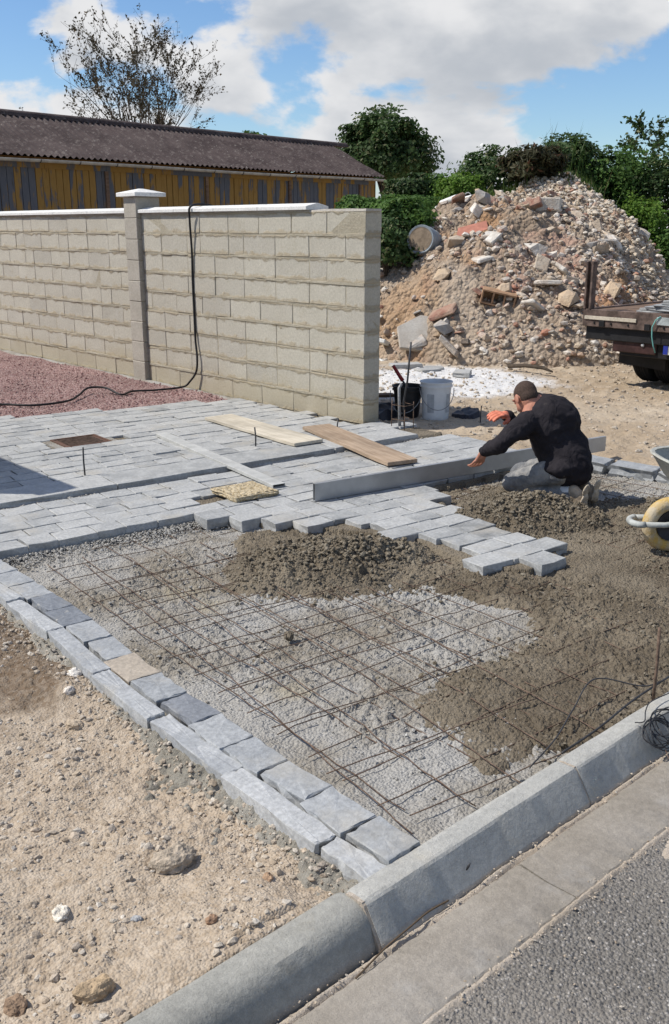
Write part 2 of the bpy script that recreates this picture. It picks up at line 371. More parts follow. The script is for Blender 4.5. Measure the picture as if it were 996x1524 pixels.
MT['coping'] = m_conc('coping_white_concrete', (.64, .63, .60), (.72, .71, .68), (.5, .48, .43), .25)
MT['pillar'] = m_conc('pillar_block', (.33, .30, .25), (.40, .365, .31), (.30, .26, .20), .3)
MT['chunk'] = m_conc('concrete_chunk', (.36, .32, .27), (.48, .45, .40), (.30, .23, .16), .4)
def m_block():
    n = NT('concrete_block'); f = n.noise(2.2, 5, .6); f2 = n.noise(45, 5, .72); f3 = n.noise(300, 3, .7)
    c = n.mix(n.mr(f, .3, .7), (.40, .365, .295), (.47, .435, .36)); c = n.mix(.5, c, n.ramp(n.rnd, (0, (.36, .34, .295)), (.15, (.44, .41, .345)), (.5, (.47, .44, .365)), (.8, (.50, .47, .395)), (1, (.395, .37, .32))))
    c = n.hsv(c, v=n.math('MULTIPLY', n.mr(f2, .3, .7, .87, 1.1), n.mr(f3, .3, .7, .86, 1.12)))
    # mortar smears and rusty damp streaks
    s = n.noise(3.4, 7, .7, n.map(n.pos, (1, 1, 1.2), (5, 2, 3))); c = n.mix(n.mr(s, .56, .72, 0, .3), c, (.33, .28, .19))
    s2 = n.noise(5, 6, .7, n.map(n.pos, (1, 1, 1.2), (1, 8, 3))); c = n.mix(n.mr(s2, .6, .72, 0, .4), c, (.50, .475, .41))
    oz = n.sep(n.obj, 2); ed = n.math('MAXIMUM', n.mr(oz, .0, .075, 1, 0, False), n.mr(oz, .145, .2, 0, 1, False))
    sm = n.math('ADD', n.math('MULTIPLY', ed, .42), n.noise(6.5, 7, .7, n.map(n.pos, (1, 1, 1.3), (3, 1, 9)))); c = n.mix(n.mr(sm, .68, .86, 0, .75), c, n.mix(n.noise(3, 3, .5), (.30, .235, .145), (.40, .345, .25)))
    wz = n.math('ADD', n.sep(n.pos, 2), n.math('MULTIPLY', n.math('SUBTRACT', n.noise(2.4, 5, .65), .5), .5)); c = n.mix(n.mr(wz, .10, .38, .5, 0), c, (.36, .30, .19))
    h = n.math('ADD', n.math('ADD', n.noise(90, 6, .75), n.math('MULTIPLY', n.noise(9, 4, .6), .8)), n.mr(sm, .72, .92, 0, 1.2))
    return n.done(c, .92, n.bump(h, .006, 1.))
MT['block'] = m_block()
MT['wallmortar'] = m_conc('wall_joint_mortar', (.33, .29, .215), (.42, .38, .295), (.27, .205, .13), .6, bsc=60, bd=.01)
def m_asphalt():
    n = NT('asphalt'); v = n.vor(105, out='Color'); d = n.vor(105); f = n.noise(1.4, 5, .6); f3 = n.noise(300, 3, .7)
    c = n.ramp(n.sep(v, 0), (0, (.06, .056, .052)), (.4, (.145, .138, .128)), (.75, (.22, .208, .192)), (.93, (.31, .29, .265)), (1, (.45, .43, .40)))
    c = n.mix(n.mr(d, .35, .6), c, (.15, .14, .125)); c = n.mix(n.mr(f, .4, .7, .2, .5), c, (.29, .262, .228)); c = n.hsv(c, v=n.mr(f3, .3, .7, .8, 1.2))
    h = n.math('ADD', n.math('MULTIPLY', d, -1), n.math('MULTIPLY', n.noise(180, 4, .7), .5)); return n.done(c, .85, n.bump(h, .008, 1.))
MT['asphalt'] = m_asphalt()
MT['rust'] = simple('rusty_steel', (.13, .088, .064), .85, .45, 30, 0, .001, 300)
MT['steel'] = simple('dark_wire', (.055, .055, .058), .5, .2, 40, .3)
MT['galv'] = simple('galvanised_bar', (.26, .26, .26), .5, .2, 40, .4)
MT['cable'] = simple('black_cable', (.02, .02, .021), .55, .2)
MT['alu'] = simple('aluminium_profile', (.36, .37, .38), .42, .14, 5, .55, .0012, 40)
def m_wood(name, a, b):
    n = NT(name); v = n.map(n.obj, (1.2, 16, 8)); f = n.noise(3, 6, .6, v, .6); f2 = n.noise(2.5, 5, .6, n.obj)
    c = n.mix(n.mr(f, .3, .7), a, b); c = n.hsv(c, v=n.mr(f2, .3, .7, .8, 1.15)); return n.done(c, .85, n.bump(f, .003))
MT['plank_pale'] = m_wood('pale_plank', (.42, .37, .29), (.54, .49, .40))
MT['plank_brown'] = m_wood('brown_plank', (.26, .185, .125), (.38, .29, .21))
MT['oldwood'] = m_wood('old_wood', (.12, .075, .05), (.20, .135, .095))
def m_tile():
    n = NT('ochre_stone_slab'); d = n.vor(26, feat='DISTANCE_TO_EDGE'); c = n.mix(n.noise(8, 5, .6), (.40, .32, .20), (.55, .47, .33)); c = n.mix(n.mr(d, 0, .1), tuple((.30, .225, .12)), c)
    return n.done(c, .9, n.bump(n.math('ADD', d, n.noise(50, 4, .6)), .012, 1.))
MT['tile'] = m_tile()
def m_cover():
    n = NT('rusty_cover'); c = n.mix(n.noise(18, 5, .65), (.07, .05, .042), (.17, .085, .055)); return n.done(c, .8, n.bump(n.noise(70, 4, .6), .004))
MT['cover'] = m_cover()
def m_barnboard():
    n = NT('flaking_ochre_board'); p = n.map(n.pos, (1, 1, .22)); f = n.noise(2.6, 7, .68, p); f2 = n.noise(.32, 3, .5, n.map(n.pos, (1, 1, .35))); f3 = n.noise(12, 5, .65, n.map(n.pos, (1, 1, .3)))
    m = n.math('ADD', n.math('ADD', f, n.math('MULTIPLY', f2, .55)), n.math('MULTIPLY', n.rnd, .22))
    y = n.mix(f3, (.21, .12, .03), (.33, .20, .06)); g = n.mix(f3, (.065, .075, .095), (.135, .14, .155))
    c = n.mix(n.mr(m, .885, .95), y, g); k = n.noise(7, 6, .7, p); c = n.mix(n.mr(k, .62, .7, 0, .7), c, (.06, .04, .025))
    return n.done(c, .85, n.bump(f3, .008))
MT['board'] = m_barnboard()
def m_roof():
    n = NT('fibre_cement_roof'); f = n.noise(1.3, 5, .65); f2 = n.noise(6, 6, .75); f3 = n.noise(11, 5, .75)
    c = n.mix(n.mr(f, .3, .7), (.045, .032, .031), (.085, .064, .060)); c = n.mix(n.mr(f2, .5, .68, 0, .8), c, (.16, .135, .122)); c = n.mix(n.mr(f3, .60, .70, 0, .75), c, (.34, .315, .28))
    return n.done(c, .95, n.bump(f2, .02))
MT['roof'] = m_roof()
MT['gutterpipe'] = simple('zinc_gutter', (.35, .34, .31), .6, .2, 6)
MT['wood_fascia'] = simple('fascia', (.19, .10, .035), .85, .35, 5)
# foliage
def m_leaf(name, a, b, c3=None):
    n = NT(name); c = n.mix(n.island, a, b)
    if c3: c = n.mix(n.mr(n.math('FRACT', n.math('MULTIPLY', n.island, 37.7)), .9, .93), c, c3)
    c = n.hsv(c, v=n.mr(n.noise(1.2, 3, .5), .3, .7, .75, 1.2)); m = n.done(c, .55)
    n.b.inputs['Specular IOR Level'].default_value = .2
    tr = n.N.new('ShaderNodeBsdfTranslucent'); n.L.new(c, tr.inputs[0]); mx = n.N.new('ShaderNodeMixShader'); mx.inputs[0].default_value = .38
    n.L.new(n.b.outputs[0], mx.inputs[1]); n.L.new(tr.outputs[0], mx.inputs[2]); n.L.new(mx.outputs[0], n.N['Material Output'].inputs[0]); return m
MT['leaf_dark'] = m_leaf('dark_leaves', (.036, .070, .022), (.078, .13, .042), (.18, .19, .09))
MT['leaf_mid'] = m_leaf('mid_leaves', (.052, .115, .026), (.115, .205, .046), (.12, .19, .04))
MT['leaf_bright'] = m_leaf('bright_leaves', (.08, .16, .022), (.15, .25, .04), (.18, .26, .05))
MT['leaf_olive'] = m_leaf('olive_leaves', (.045, .052, .022), (.10, .088, .045), (.13, .07, .04))
MT['leaf_brown'] = m_leaf('brown_buds', (.040, .034, .024), (.085, .075, .045), (.11, .075, .04))
MT['grass'] = m_leaf('grass_blades', (.035, .075, .016), (.085, .13, .03), (.22, .19, .09))
MT['flower'] = simple('white_flowers', (.7, .7, .66), .8)
MT['bark'] = simple('bark', (.075, .058, .043), .95, .3, 8, 0, .01, 30)

# ------------------------------------------------------------------ layout frame of the paving (rows turned 6 degrees from the kerb)
A0 = np.array((2.07, 5.03)); TH = R(-6); U = np.array((math.cos(TH), math.sin(TH))); Vv = np.array((-math.sin(TH), math.cos(TH)))
def uv(x, y): return (x - A0[0]) * U[0] + (y - A0[1]) * U[1], (x - A0[0]) * Vv[0] + (y - A0[1]) * Vv[1]
def xy(u, v): return A0 + U * u + Vv * v
LAID = [(1.72, 5.09), (3.26, 4.92), (3.40, 4.74), (3.56, 4.46), (3.72, 4.22), (3.86, 3.95), (4.0, 3.66), (3.97, 3.5), (3.93, 3.33), (3.96, 3.05), (4.03, 2.87), (4.36, 2.80), (4.50, 3.0), (4.48, 3.3), (4.46, 3.6), (4.64, 3.85), (4.78, 4.08), (4.93, 4.33), (6.36, 4.16), (6.36, 6.16), (6.06, 6.2), (6.06, 8.06), (3.7, 8.74), (1.92, 9.2), (1.85, 6.9), (1.72, 6.85)]
BROWN = [(2.34, 1.79), (2.43, 2.22), (2.57, 2.39), (2.81, 2.42), (3.13, 2.35), (3.47, 2.38), (3.59, 2.54), (3.6, 2.89), (3.55, 3.12), (3.35, 3.28), (3.02, 3.37), (2.87, 3.62), (3.01, 4.06), (3.25, 4.46), (3.6, 4.6), (4.2, 4.2), (5.0, 4.4), (5.5, 4.25), (5.69, 3.47), (6.13, 3.22), (6.9, 2.2), (6.9, 1.55), (3.33, 1.56), (2.91, 1.6), (2.71, 1.66), (2.46, 1.73)]

# ------------------------------------------------------------------ the setting
def build_ground():
    t = np.linspace(-1, 1, 41); xs = np.sign(t) * (np.abs(t) ** 3) * 900
    grid('ground', xs, xs, lambda X, Y: -.26 + .0 * X, MT['ground'], kind='structure', label='rough open ground reaching out to the horizon', cat='ground')
    # earth verge left of the drive
    def zs(X, Y):
        z = -.066 + .045 * fbm(X * 1.6, Y * 1.6, 3, seed=3) + .015 * fbm(X * 9, Y * 9, 5, .58, seed=5) + .0035 * fbm(X * 60, Y * 60, 3, .6, seed=6); pt = sst(fbm(X * 2.6, Y * 2.6, 3, seed=10), -.25, .3)
        F, i = worley(X * 42, Y * 42, 8); z += .0055 * dome(F, .42) * (i > .5) * pt
        F, i = worley(X * 20, Y * 20, 9); z += .010 * dome(F, .40) * (i > .80) * pt
        z += .055 * np.exp(-(((X - 1.25) / .32) ** 2 + ((Y - 4.1) / .55) ** 2))
        z += .03 * np.exp(-((X - 1.6) / .12) ** 2) * sst(Y, 2.9, 3.3) * (1 - sst(Y, 4.6, 5.2))
        z += .030 * (1 - sst(Y, 1.70, 2.0)) * (1 - sst(X, 1.35, 1.6)); z = np.where(Y < 1.70, np.minimum(z, -.026 + .004 * fbm(X * 30, Y * 30, 2, seed=7)), z); z -= .06 * (1 - sst(Y, 1.62, 1.67)) * (X < 1.62); z -= .02 * np.exp(-((X - 1.5) / .12) ** 2) * (1 - sst(Y, 2.6, 3))
        return z
    xs = np.arange(.25, 1.76, .0062); ys = np.concatenate([np.arange(1.56, 3.2, .0062), np.arange(3.2, 4.7, .009), np.arange(4.7, 9.4, .05)])
    grid('soil_verge', xs, ys, zs, MT['soil'], kind='structure', label='sandy bare earth verge strewn with small stones beside the border', cat='soil')
    t = np.linspace(-12, .25, 60); grid('soil_verge', t, np.linspace(1.56, 16, 60), lambda X, Y: -.07 + .03 * fbm(X * 1.6, Y * 1.6, 3, seed=3), MT['soil'], kind='structure', label='bare earth of the plot further along the kerb', cat='soil')
    n = 11000; P = np.stack([rng.uniform(.45, 1.7, n), 1.6 + 3.0 * rng.random(n) ** 1.15], -1)
    dens = vn(P[:, 0] * 4, P[:, 1] * 4, seed=21); wetm = P[:, 1] > 3.5
    keep = (rng.random(n) < (dens - .3) * 2.0 + .12 + .35 * (P[:, 0] > 1.2) * (P[:, 1] < 2.5)) & ~(wetm & (rng.random(n) < .6)); P = P[keep]; n = len(P)
    s = .0020 + .0125 * rng.random(n) ** 7.0 + .003 * rng.random(n)
    z = zs(P[:, 0], P[:, 1]) + s * .05
    pebbles('soil_stones', np.column_stack([P, z]), s, MT['pebble'], kind='stuff', label='small pale stones scattered over the earth verge', cat='pebbles')
    # bed of the drive: lean concrete, then a layer of damp mortar
    def zb(X, Y):
        z = -.082 + .018 * fbm(X * 2, Y * 2, 3, seed=31) + .010 * fbm(X * 14, Y * 14, 4, .6, seed=33)
        F, i = worley(X * 45, Y * 45, 34); z += .012 * dome(F, .5) * (i > .3) * sst(fbm(X * 3, Y * 3, 3, seed=36), -.35, .15)
        F, i = worley(X * 24, Y * 24, 35); z += .013 * dome(F, .42) * (i > .55) * sst(fbm(X * 3, Y * 3, 3, seed=36), -.25, .3)
        return z
    xs = np.concatenate([np.arange(1.8, 3.6, .0085), np.arange(3.6, 6.9, .014)]); ys = np.concatenate([np.arange(1.54, 3.6, .0085), np.arange(3.6, 5.25, .012)])
    grid('concrete_bed', xs, ys, zb, MT['bed'], kind='structure', label='light grey lean concrete bed under the wire mesh', cat='concrete bed')
    def zm(X, Y):
        sd_ = poly_sd(X, Y, BROWN) + .10 * fbm(X * 5, Y * 5, 4, .6, seed=41)
        z = -.115 + .051 * sst(sd_, -.06, .11) + .012 * fbm(X * 3, Y * 3, 3, seed=42)
        patch = sst(fbm(X * 2.2, Y * 2.2, 3, seed=47), -.30, .25)
        F, i = worley(X * 52, Y * 52, 43); z += .010 * dome(F, .52) * (i > .2) * (.35 + .65 * patch)
        F, i = worley(X * 80, Y * 80, 44); z += .007 * dome(F, .52) * (i > .2)
        F, i = worley(X * 27, Y * 27, 45); z += .013 * dome(F, .46) * (i > .5) * patch; z += .008 * fbm(X * 22, Y * 22, 4, .6, seed=46) + .014 * fbm(X * 6, Y * 6, 3, seed=48) * sst(sd_, 0, .2)
        return z
    xs = np.concatenate([np.arange(2.1, 4.2, .0085), np.arange(4.2, 6.9, .014)]); ys = np.concatenate([np.arange(1.54, 3.4, .0085), np.arange(3.4, 4.75, .012)])
    grid('mortar_layer', xs, ys, zm, MT['mortar'], drop=lambda X, Y, Z: Z < -.125, kind='structure', label='damp brown mortar spread over the wire mesh', cat='mortar')
    n = 5200; P = np.stack([rng.uniform(1.88, 4.2, n), rng.uniform(1.62, 4.9, n)], -1)
    keep = (vn(P[:, 0] * 3.5, P[:, 1] * 3.5, seed=51) > .42) & (poly_sd(P[:, 0], P[:, 1], BROWN) < .05); P = P[keep]; s = .003 + .008 * rng.random(len(P)) ** 3
    pebbles('concrete_crumbs', np.column_stack([P, zb(P[:, 0], P[:, 1]) + s * .4]), s, MT['crumb'], kind='stuff', label='loose grey concrete crumbs on the bed', cat='crumbs')
    n = 9000; P = np.stack([rng.uniform(2.3, 6.6, n), rng.uniform(1.62, 4.2, n)], -1)
    keep = (vn(P[:, 0] * 2.5, P[:, 1] * 2.5, seed=52) > .40) & (poly_sd(P[:, 0], P[:, 1], BROWN) > -.22 * rng.random(n) ** 2.2 + .01); P = P[keep]; s = .004 + .010 * rng.random(len(P)) ** 3
    pebbles('mortar_crumbs', np.column_stack([P, np.maximum(zm(P[:, 0], P[:, 1]), zb(P[:, 0], P[:, 1])) + s * .4]), s, MT['mcrumb'], kind='stuff', label='loose clods of damp brown mortar over the bed', cat='clods')
    # yard behind
    MS = [(7.2, 2.2), ]
    def zy(X, Y):
        z = -.045 + .05 * fbm(X * .7, Y * .7, 4, seed=61) + .018 * fbm(X * 5, Y * 5, 4, .6, seed=62)
        F, i = worley(X * 9, Y * 9, 63); z += .02 * dome(F, .4) * (i > .72)
        return z - .05 * (1 - sst(X, 6.55, 6.9)) * (1 - sst(Y, 4.3, 4.8))
    xs = np.concatenate([np.arange(6.24, 12, .035), np.arange(12, 26, .12), np.linspace(26, 60, 20)]); ys = np.concatenate([np.linspace(-30, 1.5, 40), np.arange(1.6, 9.5, .035), np.arange(9.5, 16, .12), np.linspace(16.2, 60, 24)])
    grid('yard', xs, ys, zy, MT['yard'], kind='structure', label='trodden pale dirt of the building site yard', cat='dirt')
    n = 4200; P = np.stack([rng.uniform(6.45, 12.5, n), rng.uniform(2.5, 10, n)], -1); s = .007 + .025 * rng.random(n) ** 4
    pebbles('yard_stones', np.column_stack([P, zy(P[:, 0], P[:, 1]) + s * .25]), s, MT['pebble'], kind='stuff', label='small stones strewn over the yard dirt', cat='pebbles')
    # red gravel court
    GP = [(6.06, 8.05), (3.7, 8.72), (1.0, 9.45), (-6, 11.3), (-6, 30), (6.06, 30)]
    def zg(X, Y):
        F, i = worley(X * 38, Y * 38, 71); z = -.012 + .02 * fbm(X * 1.5, Y * 1.5, 3, seed=72) + .012 * dome(F, .5)
        return np.where(poly_sd(X, Y, GP) > .0, z, -.2)
    xs = np.concatenate([np.linspace(-6, 2.4, 60), np.arange(2.4, 6.1, .016)]); ys = np.concatenate([np.arange(7.95, 14.5, .02), np.linspace(14.6, 30, 50)])
    grid('red_gravel', xs, ys, zg, MT['redbed'], drop=lambda X, Y, Z: Z < -.1, kind='structure', label='pinkish red gravel court along the block wall', cat='gravel')
    n = 4500; P = np.stack([rng.uniform(3.2, 6.04, n), 8.05 + 5 * rng.random(n) ** 1.5], -1); P = P[poly_sd(P[:, 0], P[:, 1], GP) > -.03]; s = .006 + .007 * rng.random(len(P))
    pebbles('gravel_chips', np.column_stack([P, zg(P[:, 0], P[:, 1]).clip(-.02) + s * .4]), s, MT['redgravel'], kind='stuff', label='loose red gravel chips on the court', cat='gravel')
    return zs, zb, zm, zy
ZS, ZB, ZM, ZY = build_ground()

def build_road():
    def za(X, Y):
        F, i = worley(X * 90, Y * 90, 81); return -.108 - .02 * sst(1.2 - Y, 0, 3) + .0035 * dome(F, .55) + .006 * fbm(X * 3, Y * 3, 3, seed=82)
    xs = np.concatenate([np.linspace(-60, .9, 60), np.arange(.92, 3.4, .0055), np.linspace(3.42, 90, 90)]); ys = np.concatenate([np.linspace(-9, .5, 40), np.arange(.52, 1.236, .0055)])
    grid('road', xs, ys, za, MT['asphalt'], kind='structure', label='worn grey asphalt road with exposed aggregate', cat='road')
    g = empty('gutter', (0, 0, 0), kind='structure', label='brown concrete channel slabs between kerb and road', cat='gutter')
    for i in range(-8, 22):
        x0 = 2.085 + i
        if i < -3 or i > 6:
            if i not in (-8, 7): continue
            x1 = x0 + (5 if i < 0 else 60)
            if i < 0: x0 -= 50
        else: x1 = x0 + 1
        nx = 40; pr = [(1.228, -.2), (1.228, -.106), (1.238, -.0985), (1.34, -.1035), (1.435, -.0975), (1.448, -.106), (1.448, -.2)]
        rs = []
        for k in range(nx + 1):
            X = x0 + .003 + (x1 - x0 - .006) * k / nx
            rs.append([Vector((X, y + .0015 * math.sin(k * 1.7 + j), z + .0012 * math.sin(k * 2.3 + j * 2))) for j, (y, z) in enumerate(pr)])
        MB().rings(rs).build('gutter_slab', MT['gutter'], g, smooth='auto')
    kb = empty('kerb', (0, 0, 0), kind='structure', label='concrete kerb stones along the road', cat='kerb')
    new = [(1.625, -.3), (1.625, -.012), (1.617, -.004), (1.605, -.001), (1.556, .001), (1.546, -.001), (1.539, -.007), (1.480, -.100), (1.476, -.112), (1.46, -.3)]
    old = [(1.64, -.3), (1.64, -.03), (1.63, -.016), (1.61, -.008), (1.56, -.008), (1.535, -.014), (1.515, -.03), (1.500, -.055), (1.482, -.105), (1.476, -.118), (1.46, -.3)]
    def stone(x0, x1, pr, mat, dy=0, dz=0, rz=0, gx=.004, sd_=0):
        nx = max(2, int((x1 - x0) / .02)) if x1 - x0 < 3 else 60; rs = []
        for k in range(nx + 1):
            X = x0 + gx + (x1 - x0 - 2 * gx) * k / nx; e = min(k, nx - k); ins = .003 if e == 0 else 0
            rs.append([Vector((X, y + (ins if y < 1.55 else -ins) + dy + rz * (X - x0) + .0016 * float(vn(np.array(X * 9.), np.array(j * 3.1), seed=90 + sd_)), z - ins + dz + .0025 * (float(vn(np.array(X * 7.), np.array(j * 2.3), seed=95 + sd_)) - .5))) for j, (y, z) in enumerate(pr)])
        o = MB().rings(rs).build('kerb_stone', mat, kb, smooth='auto'); o.data.set_sharp_from_angle(angle=R(14 if pr is new else 30))
    stone(-60, .53, old, MT['kerb_old']); stone(.53, 1.535, old, MT['kerb_old'], dy=.012, sd_=1)
    for i in range(6): stone(1.535 + i, 2.535 + i, new, MT['kerb_new'], dz=.001 * (i % 2), sd_=2 + i)
    stone(7.535, 80, new, MT['kerb_new'])
    for X in (1.535, 2.535, 3.535, 4.535):   # pointing in the joints
        rs = []
        for x_ in (X - .006, X + .006): rs.append([Vector((x_, y + (.006 if y < 1.55 else -.004), z - .0022)) for y, z in new])
        MB().rings(rs).build('joint_pointing', MT['joint'], kb)
    # sand and grit in the seams
    def seam(name, y0, wd, base, seed, lab):
        xs = np.arange(.6, 6, .008); ys = np.arange(y0 - wd, y0 + wd, .006)
        def z(X, Y):
            k = .5 + .9 * fbm(X * 5, X * 0 + 1, 4, seed=seed); return base - .012 + .016 * np.exp(-((Y - y0 - .006 * fbm(X * 9, X * 0, 3, seed=seed + 3)) / (wd * .5)) ** 2) * (.35 + k) + .004 * fbm(X * 60, Y * 60, 3, seed=seed + 5)
        grid(name, xs, ys, z, MT['joint'], drop=lambda X, Y, Z: Z < base - .012, kind='stuff', label=lab, cat='sand')
    seam('joint_sand', 1.462, .02, -.104, 101, 'sandy grit in the seam between kerb and channel')
    seam('joint_sand', 1.226, .026, -.104, 105, 'sandy grit in the seam between channel and asphalt')
    n = 1500; X = rng.uniform(1, 4.2, n); Y = np.where(rng.random(n) < .5, 1.226, 1.463) + rng.normal(0, .014, n); s = .0016 + .004 * rng.random(n) ** 3
    Y = np.where(rng.random(n) < .35, rng.uniform(.9, 1.22, n), Y)
    pebbles('road_grit', np.column_stack([X, Y, np.full(n, -.1005) + s * .3]), s, MT['pebble'], kind='stuff', label='loose grit along the gutter and road edge', cat='grit')
    # pinkish sand spilled on the road edge
    xs = np.arange(2.2, 3.6, .008); ys = np.arange(.9, 1.32, .008)
    def zp(X, Y): return -.13 + .036 * np.exp(-(((X - 2.62) / .3) ** 2 + ((Y - 1.16) / .075) ** 2)) + .008 * fbm(X * 16, Y * 16, 4, .6, seed=111) + .003 * fbm(X * 90, Y * 90, 2, seed=112)
    grid('spilled_sand', xs, ys, zp, MT['joint'], drop=lambda X, Y, Z: Z < -.11, kind='stuff', label='pinkish sand spilled at the asphalt edge', cat='sand')
build_road()

# ------------------------------------------------------------------ setts
def split_stone(Lx, Wy, H, seed, n=2, big=False):
    """hand-split stone, top at z=0; outline jittered, sides rough"""
    r = np.random.default_rng(seed); pts = []
    c = [(-Lx / 2, -Wy / 2), (Lx / 2, -Wy / 2), (Lx / 2, Wy / 2), (-Lx / 2, Wy / 2)]
    for i in range(4):
        a = np.array(c[i]); b = np.array(c[(i + 1) % 4])
        for k in range(n): pts.append(a + (b - a) * k / n + (r.normal(0, .0026, 2) if k else r.normal(0, .0035, 2)))
    pts = np.array(pts); N = len(pts); cen = pts.mean(0); dirs = (pts - cen) / np.linalg.norm(pts - cen, axis=1)[:, None]
    lev = [(.0032, 0), (0, -.003), (None, -H * .55), (.004, -H)] if not big else [(.005, .0), (.0018, -.0012), (0, -.0045), (None, -H * .3), (None, -H * .65), (.008, -H)]
    V = []; F = []
    for off, z in lev:
        o = r.normal(.0, .007 if big else .006, N) if off is None else np.full(N, off) + (r.normal(0, .0018, N) if off > 0 else 0)
        P = pts - dirs * o[:, None]; zz = z + (r.normal(0, .0012, N) if z == 0 else 0)
        V += [(p[0], p[1], float(q)) for p, q in zip(P, np.broadcast_to(zz, (N,)))]
    for a in range(len(lev) - 1):
        for j in range(N): F.append((a * N + j, (a + 1) * N + j, (a + 1) * N + (j + 1) % N, a * N + (j + 1) % N))
    if big:
        V.append((cen[0], cen[1], r.normal(.001, .0015))); F += [(j, (j + 1) % N, len(V) - 1) for j in range(N)]
    else: F.append(tuple(range(N)))
    m = bpy.data.meshes.new('stone'); m.from_pydata(V, [], F); m.update(); return m
def build_setts():
    pv = empty('pavement', (0, 0, 0), kind='structure', label='blue-grey stone sett paving of the driveway', cat='paving')
    lens = [.185, .2, .215, .225, .24, .26]; var = {}
    for k, L in enumerate(lens): var[k] = [split_stone(L - .0085, .157, .07, 500 + k * 10 + j) for j in range(5)]
    slots = []
    HOLE = [(3.55, 5.06)]
    def place(v0, pitch, u0, u1, zb):
        u = u0 + random.uniform(0, .2)
        while u < u1:
            k = random.randrange(len(lens)); L = lens[k]; c = xy(u + L / 2, v0 + pitch / 2)
            slots.append((k, c, zb)); u += L
    p = .165
    for k in range(-14, 5): place(k * p, p, -.6, 5.2, 0)
    nfar = 16
    for k in range(nfar): place(1.232 + k * .167, .167, -1.2, 5.2, .024)
    CX = (3.77, 7.25)   # iron cover
    keep = []
    for k, c, zb in slots:
        sdv = float(poly_sd(np.array(c[0]), np.array(c[1]), LAID))
        if sdv < .02: continue
        if abs(c[0] - 3.78) < .26 and abs(c[1] - 7.25) < .22: continue
        if abs(c[0] - 3.52) < .10 and abs(c[1] - 5.07) < .08: continue
        keep.append((math.hypot(*c), k, c, zb))
    keep.sort(key=lambda t: t[0])
    far = []
    for i, (d, k, c, zb) in enumerate(keep):
        m = random.choice(var[k]); t = (random.gauss(0, .009), random.gauss(0, .009), TH + random.gauss(0, .012) + (math.pi if random.random() < .5 else 0))
        z = zb + random.gauss(0, .0018)
        if i < 300: link('sett', m, MT['sett'], pv, (c[0], c[1], z), t)
        else:
            M = Matrix.Translation((c[0], c[1], z)) @ Matrix.Rotation(t[2], 4, 'Z') @ Matrix.Rotation(t[0], 4, 'X')
            far.append((m, M))
    mb = MB()
    for m, M in far: mb.add([M @ v.co for v in m.vertices], [tuple(q.vertices) for q in m.polygons])
    mb.build('far_setts', MT['sett'], pv, kind='stuff')
    # jointing mortar below the tops
    def zj(X, Y): 
        s_ = poly_sd(X, Y, LAID) ; u_, v_ = uv(X, Y); b = np.where(v_ > .9, .002, -.022); b = np.where((v_ > .82) & (v_ < .885), -.06, b)
        b = np.where(v_ < 0, -.03, b)
        return np.where(s_ > .015, b + .008 * fbm(X * 20, Y * 20, 3, seed=121), -.2)
    grid('sett_joints', np.arange(1.7, 6.4, .022), np.arange(2.7, 9.2, .022), zj, MT['mortar'], drop=lambda X, Y, Z: Z < -.15, parent=pv)
    # large threshold slabs in front of the laid court
    u = -.75; i = 0
    for L in (.86, 1.0, .92, .98, .9, .55):
        c = xy(u + L / 2, .878 + .172); m = split_stone(L - .008, .338, .09, 700 + i, 5, True)
        if c[0] < 6.1: link('threshold_slab', m, MT['sett'], pv, (c[0], c[1], .027 + random.gauss(0, .002)), (random.gauss(0, .003), 0, TH + random.gauss(0, .003)))
        u += L; i += 1
    # crumbs in the open seam before the slabs and under the front row
    n = 1500; uu = rng.uniform(-.3, 4, n); vv = .853 + rng.normal(0, .018, n); P = A0 + np.outer(uu, U) + np.outer(vv, Vv); keep = vn(uu * 2.5, uu * 0, seed=131) > .35; P = P[keep]; s = .004 + .009 * rng.random(len(P)) ** 2
    pebbles('seam_crumbs', np.column_stack([P, -.02 + .012 * rng.random(len(P))]), s, MT['crumb'], parent=pv, kind='stuff')
    # fine grey mix banked up against the front row
    n = 3200; uu = rng.uniform(-.2, 1.6, n); vv = -np.abs(rng.normal(0, .09, n)) - .005; P = A0 + np.outer(uu, U) + np.outer(vv, Vv); s = .003 + .008 * rng.random(n) ** 4
    pebbles('bank_crumbs', np.column_stack([P, -.065 + .025 * np.exp(vv / .05)]), s, MT['crumb'], parent=pv, kind='stuff')
    # border of the drive, left: a row of setts and a row of long edging stones
    bd = empty('stone_border', (0, 0, 0), kind='structure', label='stone border between earth verge and drive', cat='border')
    inner = [(1.842, 1.618), (1.841, 1.802), (1.851, 2.02), (1.852, 2.243), (1.862, 2.45), (1.88, 2.669), (1.879, 2.891), (1.899, 3.114), (1.921, 3.358), (1.945, 3.58), (1.97, 3.80), (1.985, 4.02), (1.998, 4.24), (2.005, 4.46), (2.01, 4.68), (2.015, 4.9), (2.02, 5.12)]
    mats = ['slate'] * 17; mats[8] = 'sett_tan'; mats[5] = 'sett_dark'; mats[10] = mats[11] = 'sett_dark'
    mats[8] = 'slate'; mats[7] = 'sett_tan'; mats[6] = 'slate'
    for i in range(len(inner) - 1):
        a = np.array(inner[i]); b = np.array(inner[i + 1]); L = np.linalg.norm(b - a); ang = math.atan2(b[1] - a[1], b[0] - a[0]); wd = .138 + .012 * math.sin(i * 2.1)
        c = (a + b) / 2 + np.array((-math.sin(ang), math.cos(ang))) * wd / 2
        m = split_stone(L - .007, wd - .005, .075, 800 + i, 5, True)
        link('border_sett', m, MT[mats[i]], bd, (c[0], c[1], random.gauss(.001, .0018)), (random.gauss(0, .005), random.gauss(0, .005), ang + random.gauss(0, .012)))
    y = 1.6; i = 0
